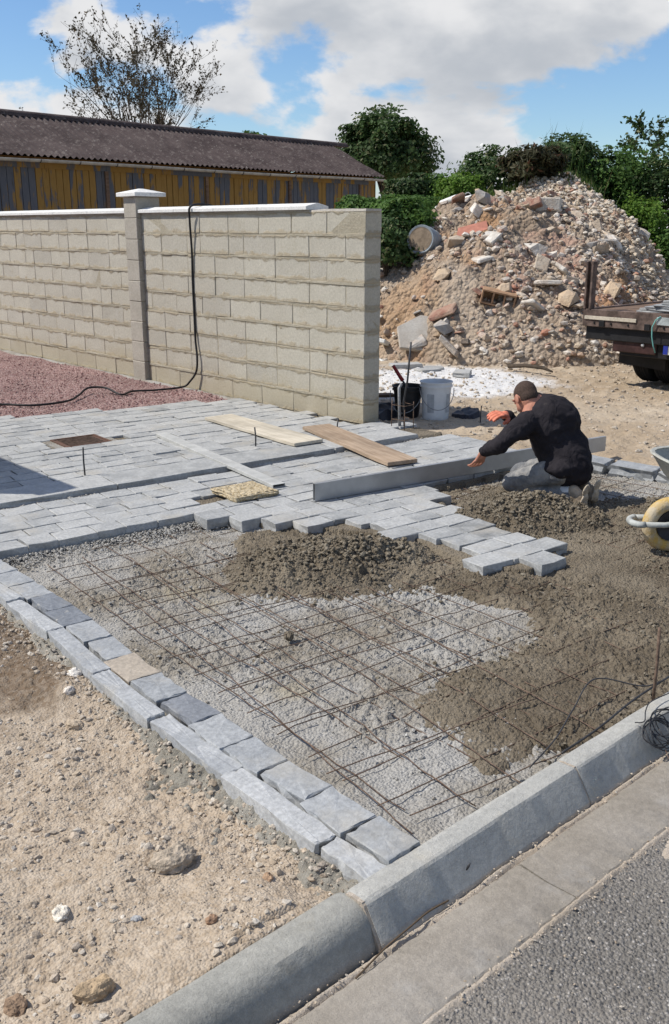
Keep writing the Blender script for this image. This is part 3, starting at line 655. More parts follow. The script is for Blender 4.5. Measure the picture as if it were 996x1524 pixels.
    for L in (.22, .50, .49, .48, .52, .47, .5, .45):
        a = y; b = y + L; ym = (a + b) / 2; xin = np.interp(ym, [p[1] for p in inner], [p[0] for p in inner]) - .147 - (.008 if i % 2 else 0)
        sl = np.interp(b, [p[1] for p in inner], [p[0] for p in inner]) - np.interp(a, [p[1] for p in inner], [p[0] for p in inner])
        wd = .082; m = split_stone(L - .008, wd, .11, 850 + i, 6, True)
        link('edging_stone', m, MT['edge'], bd, (xin - wd / 2, ym, -.002 + random.gauss(0, .004)), (0, random.gauss(0, .01), math.pi / 2 - sl / L * .95 + random.gauss(0, .01)))
        y += L; i += 1
    # haunch of mortar along the outside
    def zh(X, Y):
        xe = np.interp(Y, [p[1] for p in inner], [p[0] for p in inner]) - .235; d = xe - X
        return -.052 - .06 * sst(d + .05 * fbm(X * 4, Y * 4, 3, seed=143), .0, .09) + .026 * fbm(X * 14, Y * 14, 5, .62, seed=141) + .010 * dome(worley(X * 40, Y * 40, 142)[0], .48) + .012 * dome(worley(X * 19, Y * 19, 144)[0], .4)
    grid('haunch_mortar', np.arange(1.42, 1.78, .007), np.concatenate([np.arange(1.6, 3.2, .007), np.arange(3.2, 5, .02)]), zh, MT['haunch'], parent=bd)
    n = 1700; Y = rng.uniform(1.63, 4.4, n); X = np.interp(Y, [p[1] for p in inner], [p[0] for p in inner]) - .238 - np.abs(rng.normal(0, .06, n)); s = .0025 + .011 * rng.random(n) ** 5
    pebbles('haunch_crumbs', np.column_stack([X, Y, np.maximum(zh(X, Y), ZS(X, Y)) + s * .15]), s, MT['pebble'], parent=bd, kind='stuff')
    # right-hand border stones beyond the worker, rough and broken
    rb = empty('stone_border', (0, 0, 0), kind='structure', label='rough broken edging stones at the yard side of the drive', cat='border')
    for i, (x, yy, L, ang) in enumerate([(6.44, 4.02, .30, -1.47), (6.49, 3.66, .33, -1.42), (6.54, 3.30, .31, -1.5), (6.56, 2.95, .33, -1.52), (6.58, 2.6, .32, -1.55), (6.40, 4.36, .32, -1.5)]):
        m = split_stone(L, .17, .10, 900 + i, 5, True)
        for v in m.vertices:
            if v.co.z < -.01: v.co.x += random.gauss(0, .012); v.co.y += random.gauss(0, .012)
        link('edging_stone', m, MT['slate'], rb, (x, yy, .012 + random.gauss(0, .006)), (random.gauss(0, .05), random.gauss(0, .04), ang))
build_setts()

# ------------------------------------------------------------------ block walls
def block_mesh(L, H, T, seed):
    r = random.Random(seed); mb = MB(); mb.box(-T / 2, T / 2, -L / 2, L / 2, 0, H)
    mb.v = [(x + r.gauss(0, .0012), y + r.gauss(0, .0025), z + r.gauss(0, .002)) for x, y, z in mb.v]
    return mb.mesh('block', False, .005)
BLK = {}
def get_block(L):
    k = round(L, 2)
    if k not in BLK: BLK[k] = [block_mesh(k - .007, .200, .200, int(k * 100) + j) for j in range(4)]
    return random.choice(BLK[k])
def wall(xc, y0, y1, z0, courses, label, coping=None):
    t = empty('block_wall', (xc, y0, z0), label=label, cat='wall')
    P = .2115
    MB().box(-.0955, .0955, .006, y1 - y0 - .006, -.12, courses * P - .012).build('mortar_core', MT['wallmortar'], t)
    for c in range(courses):
        y = 0; first = .5 if c % 2 == 0 else .25
        tot = y1 - y0
        while y < tot - .02:
            L = first if y == 0 else .5
            if random.random() < .07 and y > 0: L = .25
            if y + L > tot - .1: L = tot - y
            link('block', get_block(max(.1, round(L, 2))), MT['block'], t, (random.gauss(0, .0022), y + L / 2, c * P + random.gauss(.001, .0015)), (0, 0, random.gauss(0, .002) + (math.pi if random.random() < .5 else 0)))
            y += L
        # uneven pointing squeezed from the bed joint
        if c > 0:
            mb = MB(); n = int(tot / .035); rs = []
            for side in (-1,):
                for i in range(n + 1):
                    yy = .01 + (tot - .02) * i / n; k = float(vn(np.array(yy * 6.), np.array(c * 7.3), seed=150)) ; k2 = float(vn(np.array(yy * 1.3), np.array(c * 3.3), seed=151))
                    wv = .004 + .022 * max(0, k * .7 + k2 - .62); d = .0978 + .0075 * min(1, max(0, (k * .5 + k2 - .72) * 3.2))
                    zc = c * P - .006; rs.append([Vector((-.09, yy, zc - wv)), Vector((-d, yy, zc - wv * .6)), Vector((-d, yy, zc + wv * .6)), Vector((-.09, yy, zc + wv))])
            mb.rings(rs).build('bed_joint', MT['wallmortar'], t, smooth='auto')
    # thin levelling screed on top
    rs = []; n = 60
    for i in range(n + 1):
        yy = (y1 - y0) * i / n; e = .008 * fbm(np.array(yy * 7.), np.array(2.), 3, seed=160); rs.append([Vector((-.098 + .3 * e, yy, courses * P - .014)), Vector((.098, yy, courses * P - .014)), Vector((.095, yy, courses * P + .006 + e)), Vector((-.094, yy, courses * P + .006 + e))])
    MB().rings(rs).build('screed', MT['chunk'], t)
    if coping:
        a, b, n = coping; zt = courses * P + .004
        for i in range(n):
            p0 = a + (b - a) * i / n - y0 + .002; p1 = a + (b - a) * (i + 1) / n - y0 - .002
            rs = [[Vector((sx, yy, zt + sz)) for sx, sz in ((-.14, 0), (.14, 0), (.14, .034), (.012, .062), (-.012, .062), (-.14, .034))] for yy in (p0, p1)]
            MB().rings(rs).build('coping', MT['coping'], t, bevel=.003)
    return t
wall(6.19, 6.215, 9.87, -.005, 9, 'bare concrete block wall end between stone pillar and dirt yard', (6.955, 9.868, 4))
wall(6.19, 10.13, 18.13, -.005, 9, 'bare concrete block wall running along the red gravel court', (10.135, 18.13, 9))
wall(1.72, 6.96, 12.96, -.03, 9, 'bare concrete block wall on the verge side of the driveway', (6.96, 12.96, 6))
def pillar():
    t = empty('gate_pillar', (6.19, 10.0, 0), label='square pale block pillar with a white cap in the block wall', cat='pillar')
    for c in range(9):
        m = MB().box(-.158, .158, -.133, .133, 0, .228).mesh('pillar_block', False, .006)
        link('pillar_block', m, MT['pillar'], t, (random.gauss(0, .0015), random.gauss(0, .0015), -.01 + c * .2325))
    MB().box(-.15, .15, -.126, .126, -.05, 2.07).build('mortar_core', MT['wallmortar'], t)
    z = 2.083; h = .205
    MB().rings([[Vector((x * k, y * k, zz)) for x, y in ((-1, -1), (1, -1), (1, 1), (-1, 1))] for k, zz in ((h, z), (h, z + .042), (.02, z + .088))]).build('cap', MT['coping'], t, bevel=.003)
pillar()
# footing screed along the wall foot
def zf(X, Y): return .004 + .012 * fbm(X * 6, Y * 6, 3, seed=171) - .06 * sst(6.06 - X, .02, .10)
grid('wall_footing', np.arange(5.93, 6.085, .015), np.arange(7.6, 16, .03), zf, MT['bed'], kind='structure', label='pale concrete footing strip at the wall foot', cat='footing')

# ------------------------------------------------------------------ barn
def barn():
    E0 = np.array((10.171, 22.35)); d = np.array((.99283, .11954)); ang = math.atan2(d[1], d[0])
    t = empty('barn', (E0[0], E0[1], -.1), ang, label='long low barn with flaking ochre boards and dark corrugated roof', cat='barn')
    x0, x1 = -5.0, 14.1; W = 2.3; ze = 3.5; zr = 4.62
    MB().box(x0 + .05, x1 - .1, .16, 2 * W - .1, 0, ze - .05).build('wall', MT['wood_fascia'], t)
    x = x0; bw = .192; ms = [MB().box(-bw / 2 + .006, bw / 2 - .006, -.012, .016, 0, 1).mesh('board', False, .004) for _ in range(3)]
    while x < x1 - .1:
        top = ze - .28; o = link('board', ms[int(rng.integers(3))], MT['board'], t, (x + bw / 2, .13 + random.gauss(0, .006), .05 + abs(random.gauss(0, .01)))); o.scale = (1, 1, top - .05 - abs(random.gauss(0, .006))); x += bw
    x = x0
    while x < x1 - .1:   # short header boards
        L = random.choice((2.2, 2.6, 1.8)); L = min(L, x1 - .1 - x); MB().box(x + .004, x + L - .004, .085, .125, ze - .30, ze - .14).build('header_board', MT['board'], t); x += L
    for xx in np.arange(x0 + 1.2, x1, 3.4): MB().box(xx - .05, xx + .05, .07, .15, .05, ze - .3).build('cover_strip', MT['oldwood'], t)
    n = int((x1 - x0 + .2) / .177 * 8); rows = 9
    xs = np.linspace(x0 - .1, x1 + .1, n); ss = np.linspace(0, 1, rows)
    V = []; idx = np.arange(n * rows).reshape(rows, n)
    for side in (0, 1):
        X, Sg = np.meshgrid(xs, ss); yy = -.18 + Sg * (W + .18); z = ze - .06 + Sg * (zr - ze + .06) + .026 * np.cos(X / .177 * 2 * math.pi) + .012 * fbm(X * .8, Sg * 5, 3, seed=181)
        z = z + .02 * (np.floor(Sg * 3.999) % 2 == 0)
        if side: yy = 2 * W - yy
        F = np.stack([idx[:-1, :-1], idx[:-1, 1:], idx[1:, 1:], idx[1:, :-1]], -1).reshape(-1, 4)
        o = link('roof', mesh_np('roof', np.stack([X, yy, z], -1).reshape(-1, 3), F, True), MT['roof'], t)
    x = x0 - .1
    while x < x1:
        MB().rings([[Vector((xx, W + .16 * math.cos(a), zr - .06 + .15 * math.sin(a))) for a in np.linspace(0, math.pi, 7)] for xx in (x, x + 1.08)]).build('ridge_tile', MT['roof'], t, smooth='auto'); x += 1.06
    mb = MB(); xs2 = np.linspace(x0 - .1, x1 + .1, 60)
    mb.rings([[Vector((xx, -.20 + .065 * math.cos(a), ze - .135 + .065 * math.sin(a) + .012 * math.sin(xx * .6))) for a in np.linspace(math.pi, 2 * math.pi, 9)] + [Vector((xx, -.20 + .058 * math.cos(a), ze - .130 + .058 * math.sin(a) + .012 * math.sin(xx * .6))) for a in np.linspace(2 * math.pi, math.pi, 9)] for xx in xs2]).build('gutter', MT['gutterpipe'], t, smooth='auto')
    for xx in np.arange(x0 + .4, x1, 1.1):
        MB().tube([(xx, -.20 + .07 * math.cos(a), ze - .135 + .07 * math.sin(a) + .012 * math.sin(xx * .6)) for a in np.linspace(math.pi, 2 * math.pi, 7)] + [(xx, .1, ze - .1)], .012, 5).build('gutter_bracket', MT['steel'], t)
    mb = MB(); mb.add([(x1 - .06, .1, 0), (x1 - .06, 2 * W - .1, 0), (x1 - .06, 2 * W - .1, ze - .1), (x1 - .06, W, zr - .1), (x1 - .06, .1, ze - .1)], [(0, 1, 2, 3, 4)]); mb.add([(x1 - .1, .1, 0), (x1 - .1, 2 * W - .1, 0), (x1 - .1, 2 * W - .1, ze - .1), (x1 - .1, W, zr - .1), (x1 - .1, .1, ze - .1)], [(4, 3, 2, 1, 0)])
    mb.build('gable', MT['board'], t)
barn()

# ------------------------------------------------------------------ plants
def leaf_cloud(name, C, Rd, n, size, mat, parent, seed, clumps=40, hollow=.45, elong=1.6, up=.3, zmin=None, spread=.22):
    r = np.random.default_rng(seed); C = np.array(C, float); Rd = np.array(Rd, float)
    dv = r.normal(size=(clumps, 3)); dv /= np.linalg.norm(dv, axis=1)[:, None]
    dv[:, 2] = np.where(dv[:, 2] < -.45, -dv[:, 2], dv[:, 2])
    rad = (hollow + (1 - hollow) * r.random(clumps) ** .6); cc = dv * rad[:, None]
    k = r.integers(0, clumps, n); cs = spread * (.6 + .8 * r.random(clumps)); p = cc[k] + np.clip(r.normal(size=(n, 3)), -1.35, 1.35) * cs[k][:, None] * .75
    P = C + p * Rd
    if zmin is not None: P[:, 2] = np.maximum(P[:, 2], zmin + .1 * r.random(n))
    nrm = p + r.normal(size=(n, 3)) * .6 + np.array((0, 0, up)); nrm /= np.linalg.norm(nrm, axis=1)[:, None]
    a = np.cross(nrm, r.normal(size=(n, 3))); a /= np.linalg.norm(a, axis=1)[:, None] + 1e-9; b = np.cross(nrm, a)
    s = size * (.6 + .8 * r.random(n))[:, None]; a = a * s * elong * .5; b = b * s * .5; bend = nrm * s * .15
    V = np.stack([P - a, P - b + bend, P + a, P + b + bend], 1).reshape(-1, 3); i = np.arange(n)[:, None] * 4
    F = np.concatenate([i + [0, 1, 2], i + [0, 2, 3]], 1).reshape(-1, 3)
    return link(name, mesh_np(name, V, F), mat, parent)
def shrub(loc, Rd, n, size, mat, label, seed, group=None, name='shrub', clumps=45, flowers=0, cat='shrub', **k):
    t = empty(name, loc, label=label, cat=cat, group=group)
    leaf_cloud('foliage', (0, 0, Rd[2] * .95), Rd, n, size, mat, t, seed, clumps, zmin=.02, **k)
    r = random.Random(seed); mb = MB()
    for i in range(7):
        a = r.uniform(0, 6.28); e = (Rd[0] * .6 * math.cos(a) * r.random(), Rd[1] * .6 * math.sin(a) * r.random(), Rd[2] * r.uniform(1.0, 1.5))
        mb.tube([(e[0] * .1, e[1] * .1, -.15), (e[0] * .45 + r.gauss(0, .04), e[1] * .45, e[2] * .5), e], [.025, .018, .006], 5)
    mb.build('stem', MT['bark'], t)
    if flowers: 
        o = leaf_cloud('flowers', (0, 0, Rd[2]), tuple(x * 1.05 for x in Rd), flowers, size * 1.3, MT['flower'], t, seed + 3, clumps, hollow=.85, elong=1.); o['kind'] = 'stuff'
    return t
def branch_tree(loc, H, spread, levels, seed, label, leafmat, nleaf, lsize, name='bare_tree', group=None, cat='tree', trunk_r=.22, nstem=5, fork_h=.25):
    r = random.Random(seed); t = empty(name, loc, label=label, cat=cat, group=group); mb = MB(); tips = []
    def grow(p, d, L, rad, lv):
        pts = [p]; n = 4; q = p; dd = d
        for i in range(n):
            dd = (dd + Vector((r.gauss(0, .09), r.gauss(0, .09), r.gauss(.03, .05)))).normalized(); q = q + dd * (L / n); pts.append(q)
            if lv < levels and i >= 1:
                for _ in range(1 if lv < 2 else r.choice((1, 2))):
                    if r.random() < .82:
                        ax = Vector((r.gauss(0, 1), r.gauss(0, 1), r.gauss(0, .6))).normalized(); nd = (dd + ax * r.uniform(.45, .8)).normalized()
                        if nd.z < -.1: nd.z = abs(nd.z) * .3
                        grow(q, nd.normalized(), L * r.uniform(.48, .68), rad * (1 - .16 * i) * .55, lv + 1)
        if lv >= levels - 1: tips.extend(pts[1:])
        mb.tube(pts, [max(.006, rad * (1 - .17 * i)) for i in range(n + 1)], 5 if lv < 2 else 3, lv < 2)
    fork = Vector((0, 0, H * fork_h)); mb.tube([(0, 0, -.3), (0.03, 0, H * fork_h * .5), fork], [trunk_r * 1.25, trunk_r, trunk_r * .95], 9)
    for i in range(nstem):
        a = i * 6.283 / nstem + r.uniform(-.3, .3); sp = r.uniform(.15, .6) * spread
        grow(fork - Vector((0, 0, .15)), Vector((math.cos(a) * sp, math.sin(a) * sp, 1)).normalized(), H * (1 - fork_h) * r.uniform(.56, .66), trunk_r * .5, 0)
    mb.build('trunk', MT['bark'], t, smooth=True)
    tp = np.array([x[:] for x in tips]); rr = np.random.default_rng(seed); P = tp[rr.integers(0, len(tp), nleaf)] + rr.normal(size=(nleaf, 3)) * lsize * .6
    nrm = rr.normal(size=(nleaf, 3)); nrm /= np.linalg.norm(nrm, axis=1)[:, None]; a = np.cross(nrm, rr.normal(size=(nleaf, 3))); a /= np.linalg.norm(a, axis=1)[:, None]; b = np.cross(nrm, a); s = lsize * (.5 + rr.random(nleaf))[:, None]
    V = np.stack([P - a * s * .7, P - b * s * .4, P + a * s * .7, P + b * s * .4], 1).reshape(-1, 3); i = np.arange(nleaf)[:, None] * 4
    link('crown', mesh_np('crown', V, np.concatenate([i + [0, 1, 2], i + [0, 2, 3]], 1).reshape(-1, 3)), leafmat, t)
    return t
branch_tree((24.4, 38.7, -.2), 8.9, .56, 4, 11, 'sparse leafless-looking tree rising behind the barn roof', MT['leaf_brown'], 7500, .08, nstem=14)
def crown_tree(loc, H, Rd, n, size, mat, label, seed, clumps=60, **k):
    t = empty('leafy_tree', loc, label=label, cat='tree'); r = random.Random(seed); mb = MB(); zc = H - Rd[2]
    mb.tube([(0, 0, -.3), (.05, 0, zc * .5), (0, .05, zc)], [.24, .19, .13], 8)
    for i in range(9):
        a = r.uniform(0, 6.28); e = Vector((Rd[0] * .75 * math.cos(a), Rd[1] * .75 * math.sin(a), zc + Rd[2] * r.uniform(-.3, .7))); mb.tube([(0, 0, zc * r.uniform(.6, 1)), e * .5 + Vector((0, 0, zc * .45)), e], [.08, .05, .015], 5)
    mb.build('trunk', MT['bark'], t, smooth=True)
    leaf_cloud('crown', (0, 0, zc), Rd, n, size, mat, t, seed, clumps, **k); return t
crown_tree((28.55, 28.05, -.1), 6.15, (1.88, 1.88, 1.7), 17000, .11, MT['leaf_dark'], 'dense dark round-headed tree beyond the barn end', 21, 75, hollow=.35, spread=.2)
crown_tree((27.8, 35.6, -.1), 5.75, (1.0, 1.0, 1.0), 3500, .14, MT['leaf_mid'], 'small green tree top peeking over the barn ridge', 23, 40)

# ------------------------------------------------------------------ rubble mound
def mound_h(X, Y):
    dx = X - 14.0; dy = Y - 10.35
    # along the line of sight F and across it
    f = dx * .677 + dy * .736; l = dx * .736 - dy * .677
    rad = np.sqrt((np.where(f < 0, f / 4.3, f / 7.0)) ** 2 + (np.where(l < -.2, (l + .2) / 3.9, (l + .2) / 3.1)) ** 2)
    h1 = 2.75 * np.clip(1 - rad, 0, 1) ** .86; h1 = np.where(h1 > 1.7, 1.7 + .46 * np.tanh((h1 - 1.7) / .46), h1)
    f2 = f - 1.7; l2 = l - 1.0; rad2 = np.sqrt((np.where(f2 < 0, f2 / 4.6, f2 / 8)) ** 2 + (np.where(l2 < 0, l2 / 2.9, l2 / 2.05)) ** 2); h2 = 3.0 * np.clip(1.02 - rad2, 0, 1) ** .8; h2 = np.where(h2 > 1.9, 1.9 + .72 * np.tanh((h2 - 1.9) / .72), h2)
    f3 = f - 3.4; l3 = l + .9; rad3 = np.sqrt((f3 / 3.6) ** 2 + (l3 / 4.6) ** 2); h3 = 1.9 * np.clip(1 - rad3 ** 2, 0, 1)
    h = np.maximum(np.maximum(h1, h2), h3); m = sst(h, .0, .5)
    h = h + m * (.30 * fbm(X * .8, Y * .8, 4, seed=191) + .13 * fbm(X * 4, Y * 4, 4, .6, seed=192))
    F, i = worley(X * 5, Y * 5, 193); h = h + m * .07 * dome(F, .45) * (i > .45)
    F, i = worley(X * 11, Y * 11, 194); h = h + m * .035 * dome(F, .45) * (i > .4)
    return h - .16 + .12 * sst(h, 0, .12)
def on_mound(fr, lr):   # from line-of-sight coordinates to the plane
    return 14.0 + fr * .677 + lr * .736, 10.35 + fr * .736 - lr * .677
def mound():
    ms = grid('rubble_mound', np.concatenate([np.arange(8.8, 17.5, .045), np.arange(17.6, 26, .16)]), np.concatenate([np.arange(5.2, 14.5, .045), np.arange(14.6, 22, .16)]), mound_h, MT['rubble_soil'], drop=lambda X, Y, Z: Z < -.12, kind='structure', label='tall heap of excavated earth and demolition rubble', cat='rubble heap')
    # shapes of rubble, shared
    shapes = []
    cols = {'stone': ((.40, .33, .25), (.55, .48, .39)), 'pale': ((.60, .56, .49), (.73, .70, .64)), 'grey': ((.28, .27, .255), (.42, .40, .37)), 'brick': ((.26, .12, .085), (.36, .20, .15)), 'tan': ((.42, .31, .2), (.52, .41, .29)), 'dark': ((.13, .11, .095), (.22, .19, .16))}
    def m_rub(name, a, b):
        n = NT(name); c = n.mix(n.mr(n.noise(9, 5, .6), .3, .7), a, b); c = n.hsv(c, v=n.mr(n.rnd, 0, 1, .8, 1.15, False))
        c = n.mix(n.mr(n.noise(5, 5, .65), .38, .62, .05, .6), c, (.42, .325, .24)); return n.done(c, .95, n.bump(n.noise(30, 5, .65), .02))
    for cn, (a, b) in cols.items(): MT['rb_' + cn] = m_rub('rubble_' + cn, a, b)
    def chunk(kind, seed):
        r = np.random.default_rng(seed)
        if kind in ('brick', 'slabby', 'block'):
            dim = {'brick': (1, .5, .38), 'slabby': (1, .75, .2), 'block': (.95, .7, .6)}[kind]; mb = MB().box(-dim[0] / 2, dim[0] / 2, -dim[1] / 2, dim[1] / 2, -dim[2] / 2, dim[2] / 2)
            mb.v = [tuple(np.array(v) * (1 + r.normal(0, .13, 3))) for v in mb.v]; return mb.mesh('chunk', False, .05)
        V, F = ICO1; V = V * (1 + .24 * r.normal(size=(len(V), 1))) * .5 * np.array((1, .8, .65)); return mesh_np('chunk', V, F)
    lib = []
    for kind, cn, wgt in (('rock', 'stone', 6), ('rock', 'tan', 6), ('rock', 'pale', 3), ('rock', 'grey', 3), ('brick', 'brick', 4), ('slabby', 'grey', 2), ('slabby', 'pale', 4), ('block', 'stone', 3), ('block', 'pale', 2), ('slabby', 'tan', 2), ('block', 'dark', 1), ('slabby', 'brick', 2)):
        for j in range(3):
            m = chunk(kind, 1000 + len(lib)); m.materials.append(MT['rb_' + cn]); lib += [(kind + cn, m)] * wgt
    names = {'rock': 'stone', 'bric': 'brick', 'slab': 'slab_piece', 'bloc': 'concrete_piece'}
    r = random.Random(5); k = 0
    while k < 290:
        fr = r.uniform(-4.2, .9); lr = r.uniform(-3.9, 2.6); x, y = on_mound(fr, lr); z = float(mound_h(np.array(x), np.array(y)))
        if z < .04 and r.random() < .75: continue
        if lr > 1.2 and fr > -.8 and r.random() < .5: continue
        dens = float(vn(np.array(x * .9), np.array(y * .9), seed=195))
        if r.random() > (dens - .25) * 2.4 + .10: continue
        kn, m = r.choice(lib); s = .08 + .32 * r.random() ** 3.0
        if fr > -.6 and lr > -1.6 and lr < .6 and r.random() < .5: s *= 1.3
        o = link(names[kn[:4]], m, None, ms, (x, y, z + s * .10), (r.uniform(-.7, .7), r.uniform(-.7, .7), r.uniform(0, 6.28))); o.scale = (s, s, s); k += 1
    n = 15000; fr = rng.uniform(-4.4, 1.2, n); lr = rng.uniform(-4.1, 2.9, n); x, y = on_mound(fr, lr); z = mound_h(x, y); d = vn(x * 1.1, y * 1.1, seed=196); kp = (z > -.02) & (rng.random(n) < (d - .22) * 2.2 + .12); x, y, z = x[kp], y[kp], z[kp]; s = .012 + .06 * rng.random(len(x)) ** 3.4
    pebbles('rubble_bits', np.column_stack([x, y, z + s * .3]), s, MT['rubbits'], parent=ms, kind='stuff')
    n = 5200; fr = rng.uniform(-1.6, 2.0, n); lr = 1.15 + .55 * rng.normal(size=n) + .35 * (-fr - .2) ; x, y = on_mound(fr, lr); z = mound_h(x, y); kp = z > .02; x, y, z = x[kp], y[kp], z[kp]; s = .014 + .04 * rng.random(len(x)) ** 3
    pebbles('chalk_bits', np.column_stack([x, y, z + s * .3]), s, MT['chalk'], parent=ms, kind='stuff')
mound()
def on_m(x, y): return float(mound_h(np.array(float(x)), np.array(float(y))))
def mound_things():
    # dented drum half sunk in the heap
    t = empty('drum', (11.62, 10.5, on_m(11.62, 10.5) + .08), label='dented blue-grey drum lying on the rubble heap', cat='drum'); t.rotation_euler = (R(78), R(8), R(-70))
    m = simple('drum_plastic', (.22, .25, .27), .5, .2, 6); mb = MB().lathe([(0, -.27), (.2, -.27), (.225, -.25), (.23, -.1), (.237, -.09), (.23, -.08), (.23, .08), (.237, .09), (.23, .1), (.225, .25), (.215, .27), (.19, .262), (0, .255)], 28); mb.build('body', m, t, smooth='auto')
    m2 = simple('drum_mud', (.20, .155, .11), .9, .3, 9); MB().lathe([(0, .262), (.17, .262), (.188, .2665)], 24).build('muddy_lid', m2, t)
    # big leaning slab
    x, y = 10.15, 9.05
    MB().add([(-.42, 0, -.1), (.38, 0, -.12), (.43, 0, .22), (.28, 0, .50), (-.14, 0, .53), (-.47, 0, .27), (-.42, .06, -.1), (.38, .06, -.12), (.43, .06, .22), (.28, .06, .50), (-.14, .06, .53), (-.47, .06, .27)], [(0, 1, 2, 3, 4, 5), (11, 10, 9, 8, 7, 6)] + [(i, i + 6, (i + 1) % 6 + 6, (i + 1) % 6) for i in range(6)]).build('broken_slab', MT['chunk'], None, bevel=.008, loc=(x, y, on_m(x, y) - .06), rot=(R(-46), R(6), R(-42)), label='large flat broken concrete slab leaning at the foot of the heap', cat='slab')
    # hollow block
    t = empty('hollow_block', (11.0, 8.55, on_m(11, 8.55) + .09), label='broken hollow clay block at the foot of the heap', cat='block'); t.rotation_euler = (R(10), R(12), R(-50))
    m = simple('hollow_clay', (.36, .22, .13), .9, .25, 9); mb = MB()
    for z0, z1 in ((-.1, -.075), (.075, .1)): mb.box(-.24, .24, -.1, .1, z0, z1)
    for xx in (-.24, -.09, .07, .215): mb.box(xx, xx + .025, -.1, .1, -.074, .074)
    mb.box(-.214, .214, .085, .098, -.074, .074); mb.build('shell', m, t, bevel=.004)
    # white pipe offcuts
    m = simple('white_plaster', (.66, .66, .63), .8, .12, 12)
    for i, (x, y, L, rz) in enumerate([(13.3, 11.5, .75, -.5), (13.45, 11.3, .6, -.35), (13.1, 11.62, .55, -.7), (13.62, 11.36, .5, -.9)]):
        t = MB().lathe([(.045, -L / 2), (.055, -L / 2), (.055, L / 2), (.045, L / 2)], 12); t.f += [(j, (j + 1) % 12, 36 + (j + 1) % 12, 36 + j) for j in range(12)]
        t.build('pipe_offcut', m, None, smooth='auto', loc=(x, y, on_m(x, y) + .07), rot=(R(84), R(4 * i), rz), label=['longest white pipe offcut among the bushes on the heap', 'white pipe offcut lying under the longest one', 'white pipe offcut nearest the leafy bush', 'short white pipe offcut lying askew nearest the rubble'][i], cat='pipe', group='white pipe offcuts on the heap')
    for i, (x, y, rz, sc) in enumerate([(9.95, 9.72, .4, 1.), (9.8, 9.45, -.3, .8)]):
        MB().box(-.2, .2, -.06, .06, -.03, .03).build('white_lintel', m, None, bevel=.01, loc=(x, y, on_m(x, y) + (.35 if 0 else .04)), rot=(.2, .3, rz), label='white broken lintel piece low on the heap by the wall end', cat='lintel', group='white lintel pieces')
    # reddish tile sheet
    m = simple('red_tile', (.40, .17, .12), .85, .2, 7); mb = MB(); mb.add([(-.3, -.1, 0), (.25, -.16, .02), (.34, .05, .05), (-.1, .16, .03), (-.3, -.1, .03), (.25, -.16, .05), (.34, .05, .08), (-.1, .16, .06)], [(3, 2, 1, 0), (4, 5, 6, 7), (0, 1, 5, 4), (1, 2, 6, 5), (2, 3, 7, 6), (3, 0, 4, 7)])
    mb.build('red_tile_sheet', m, None, loc=(12.0, 9.95, on_m(12, 9.95) + .05), rot=(.35, -.3, -.4), label='broken sheet of red tile lying on the heap', cat='tile')
mound_things()
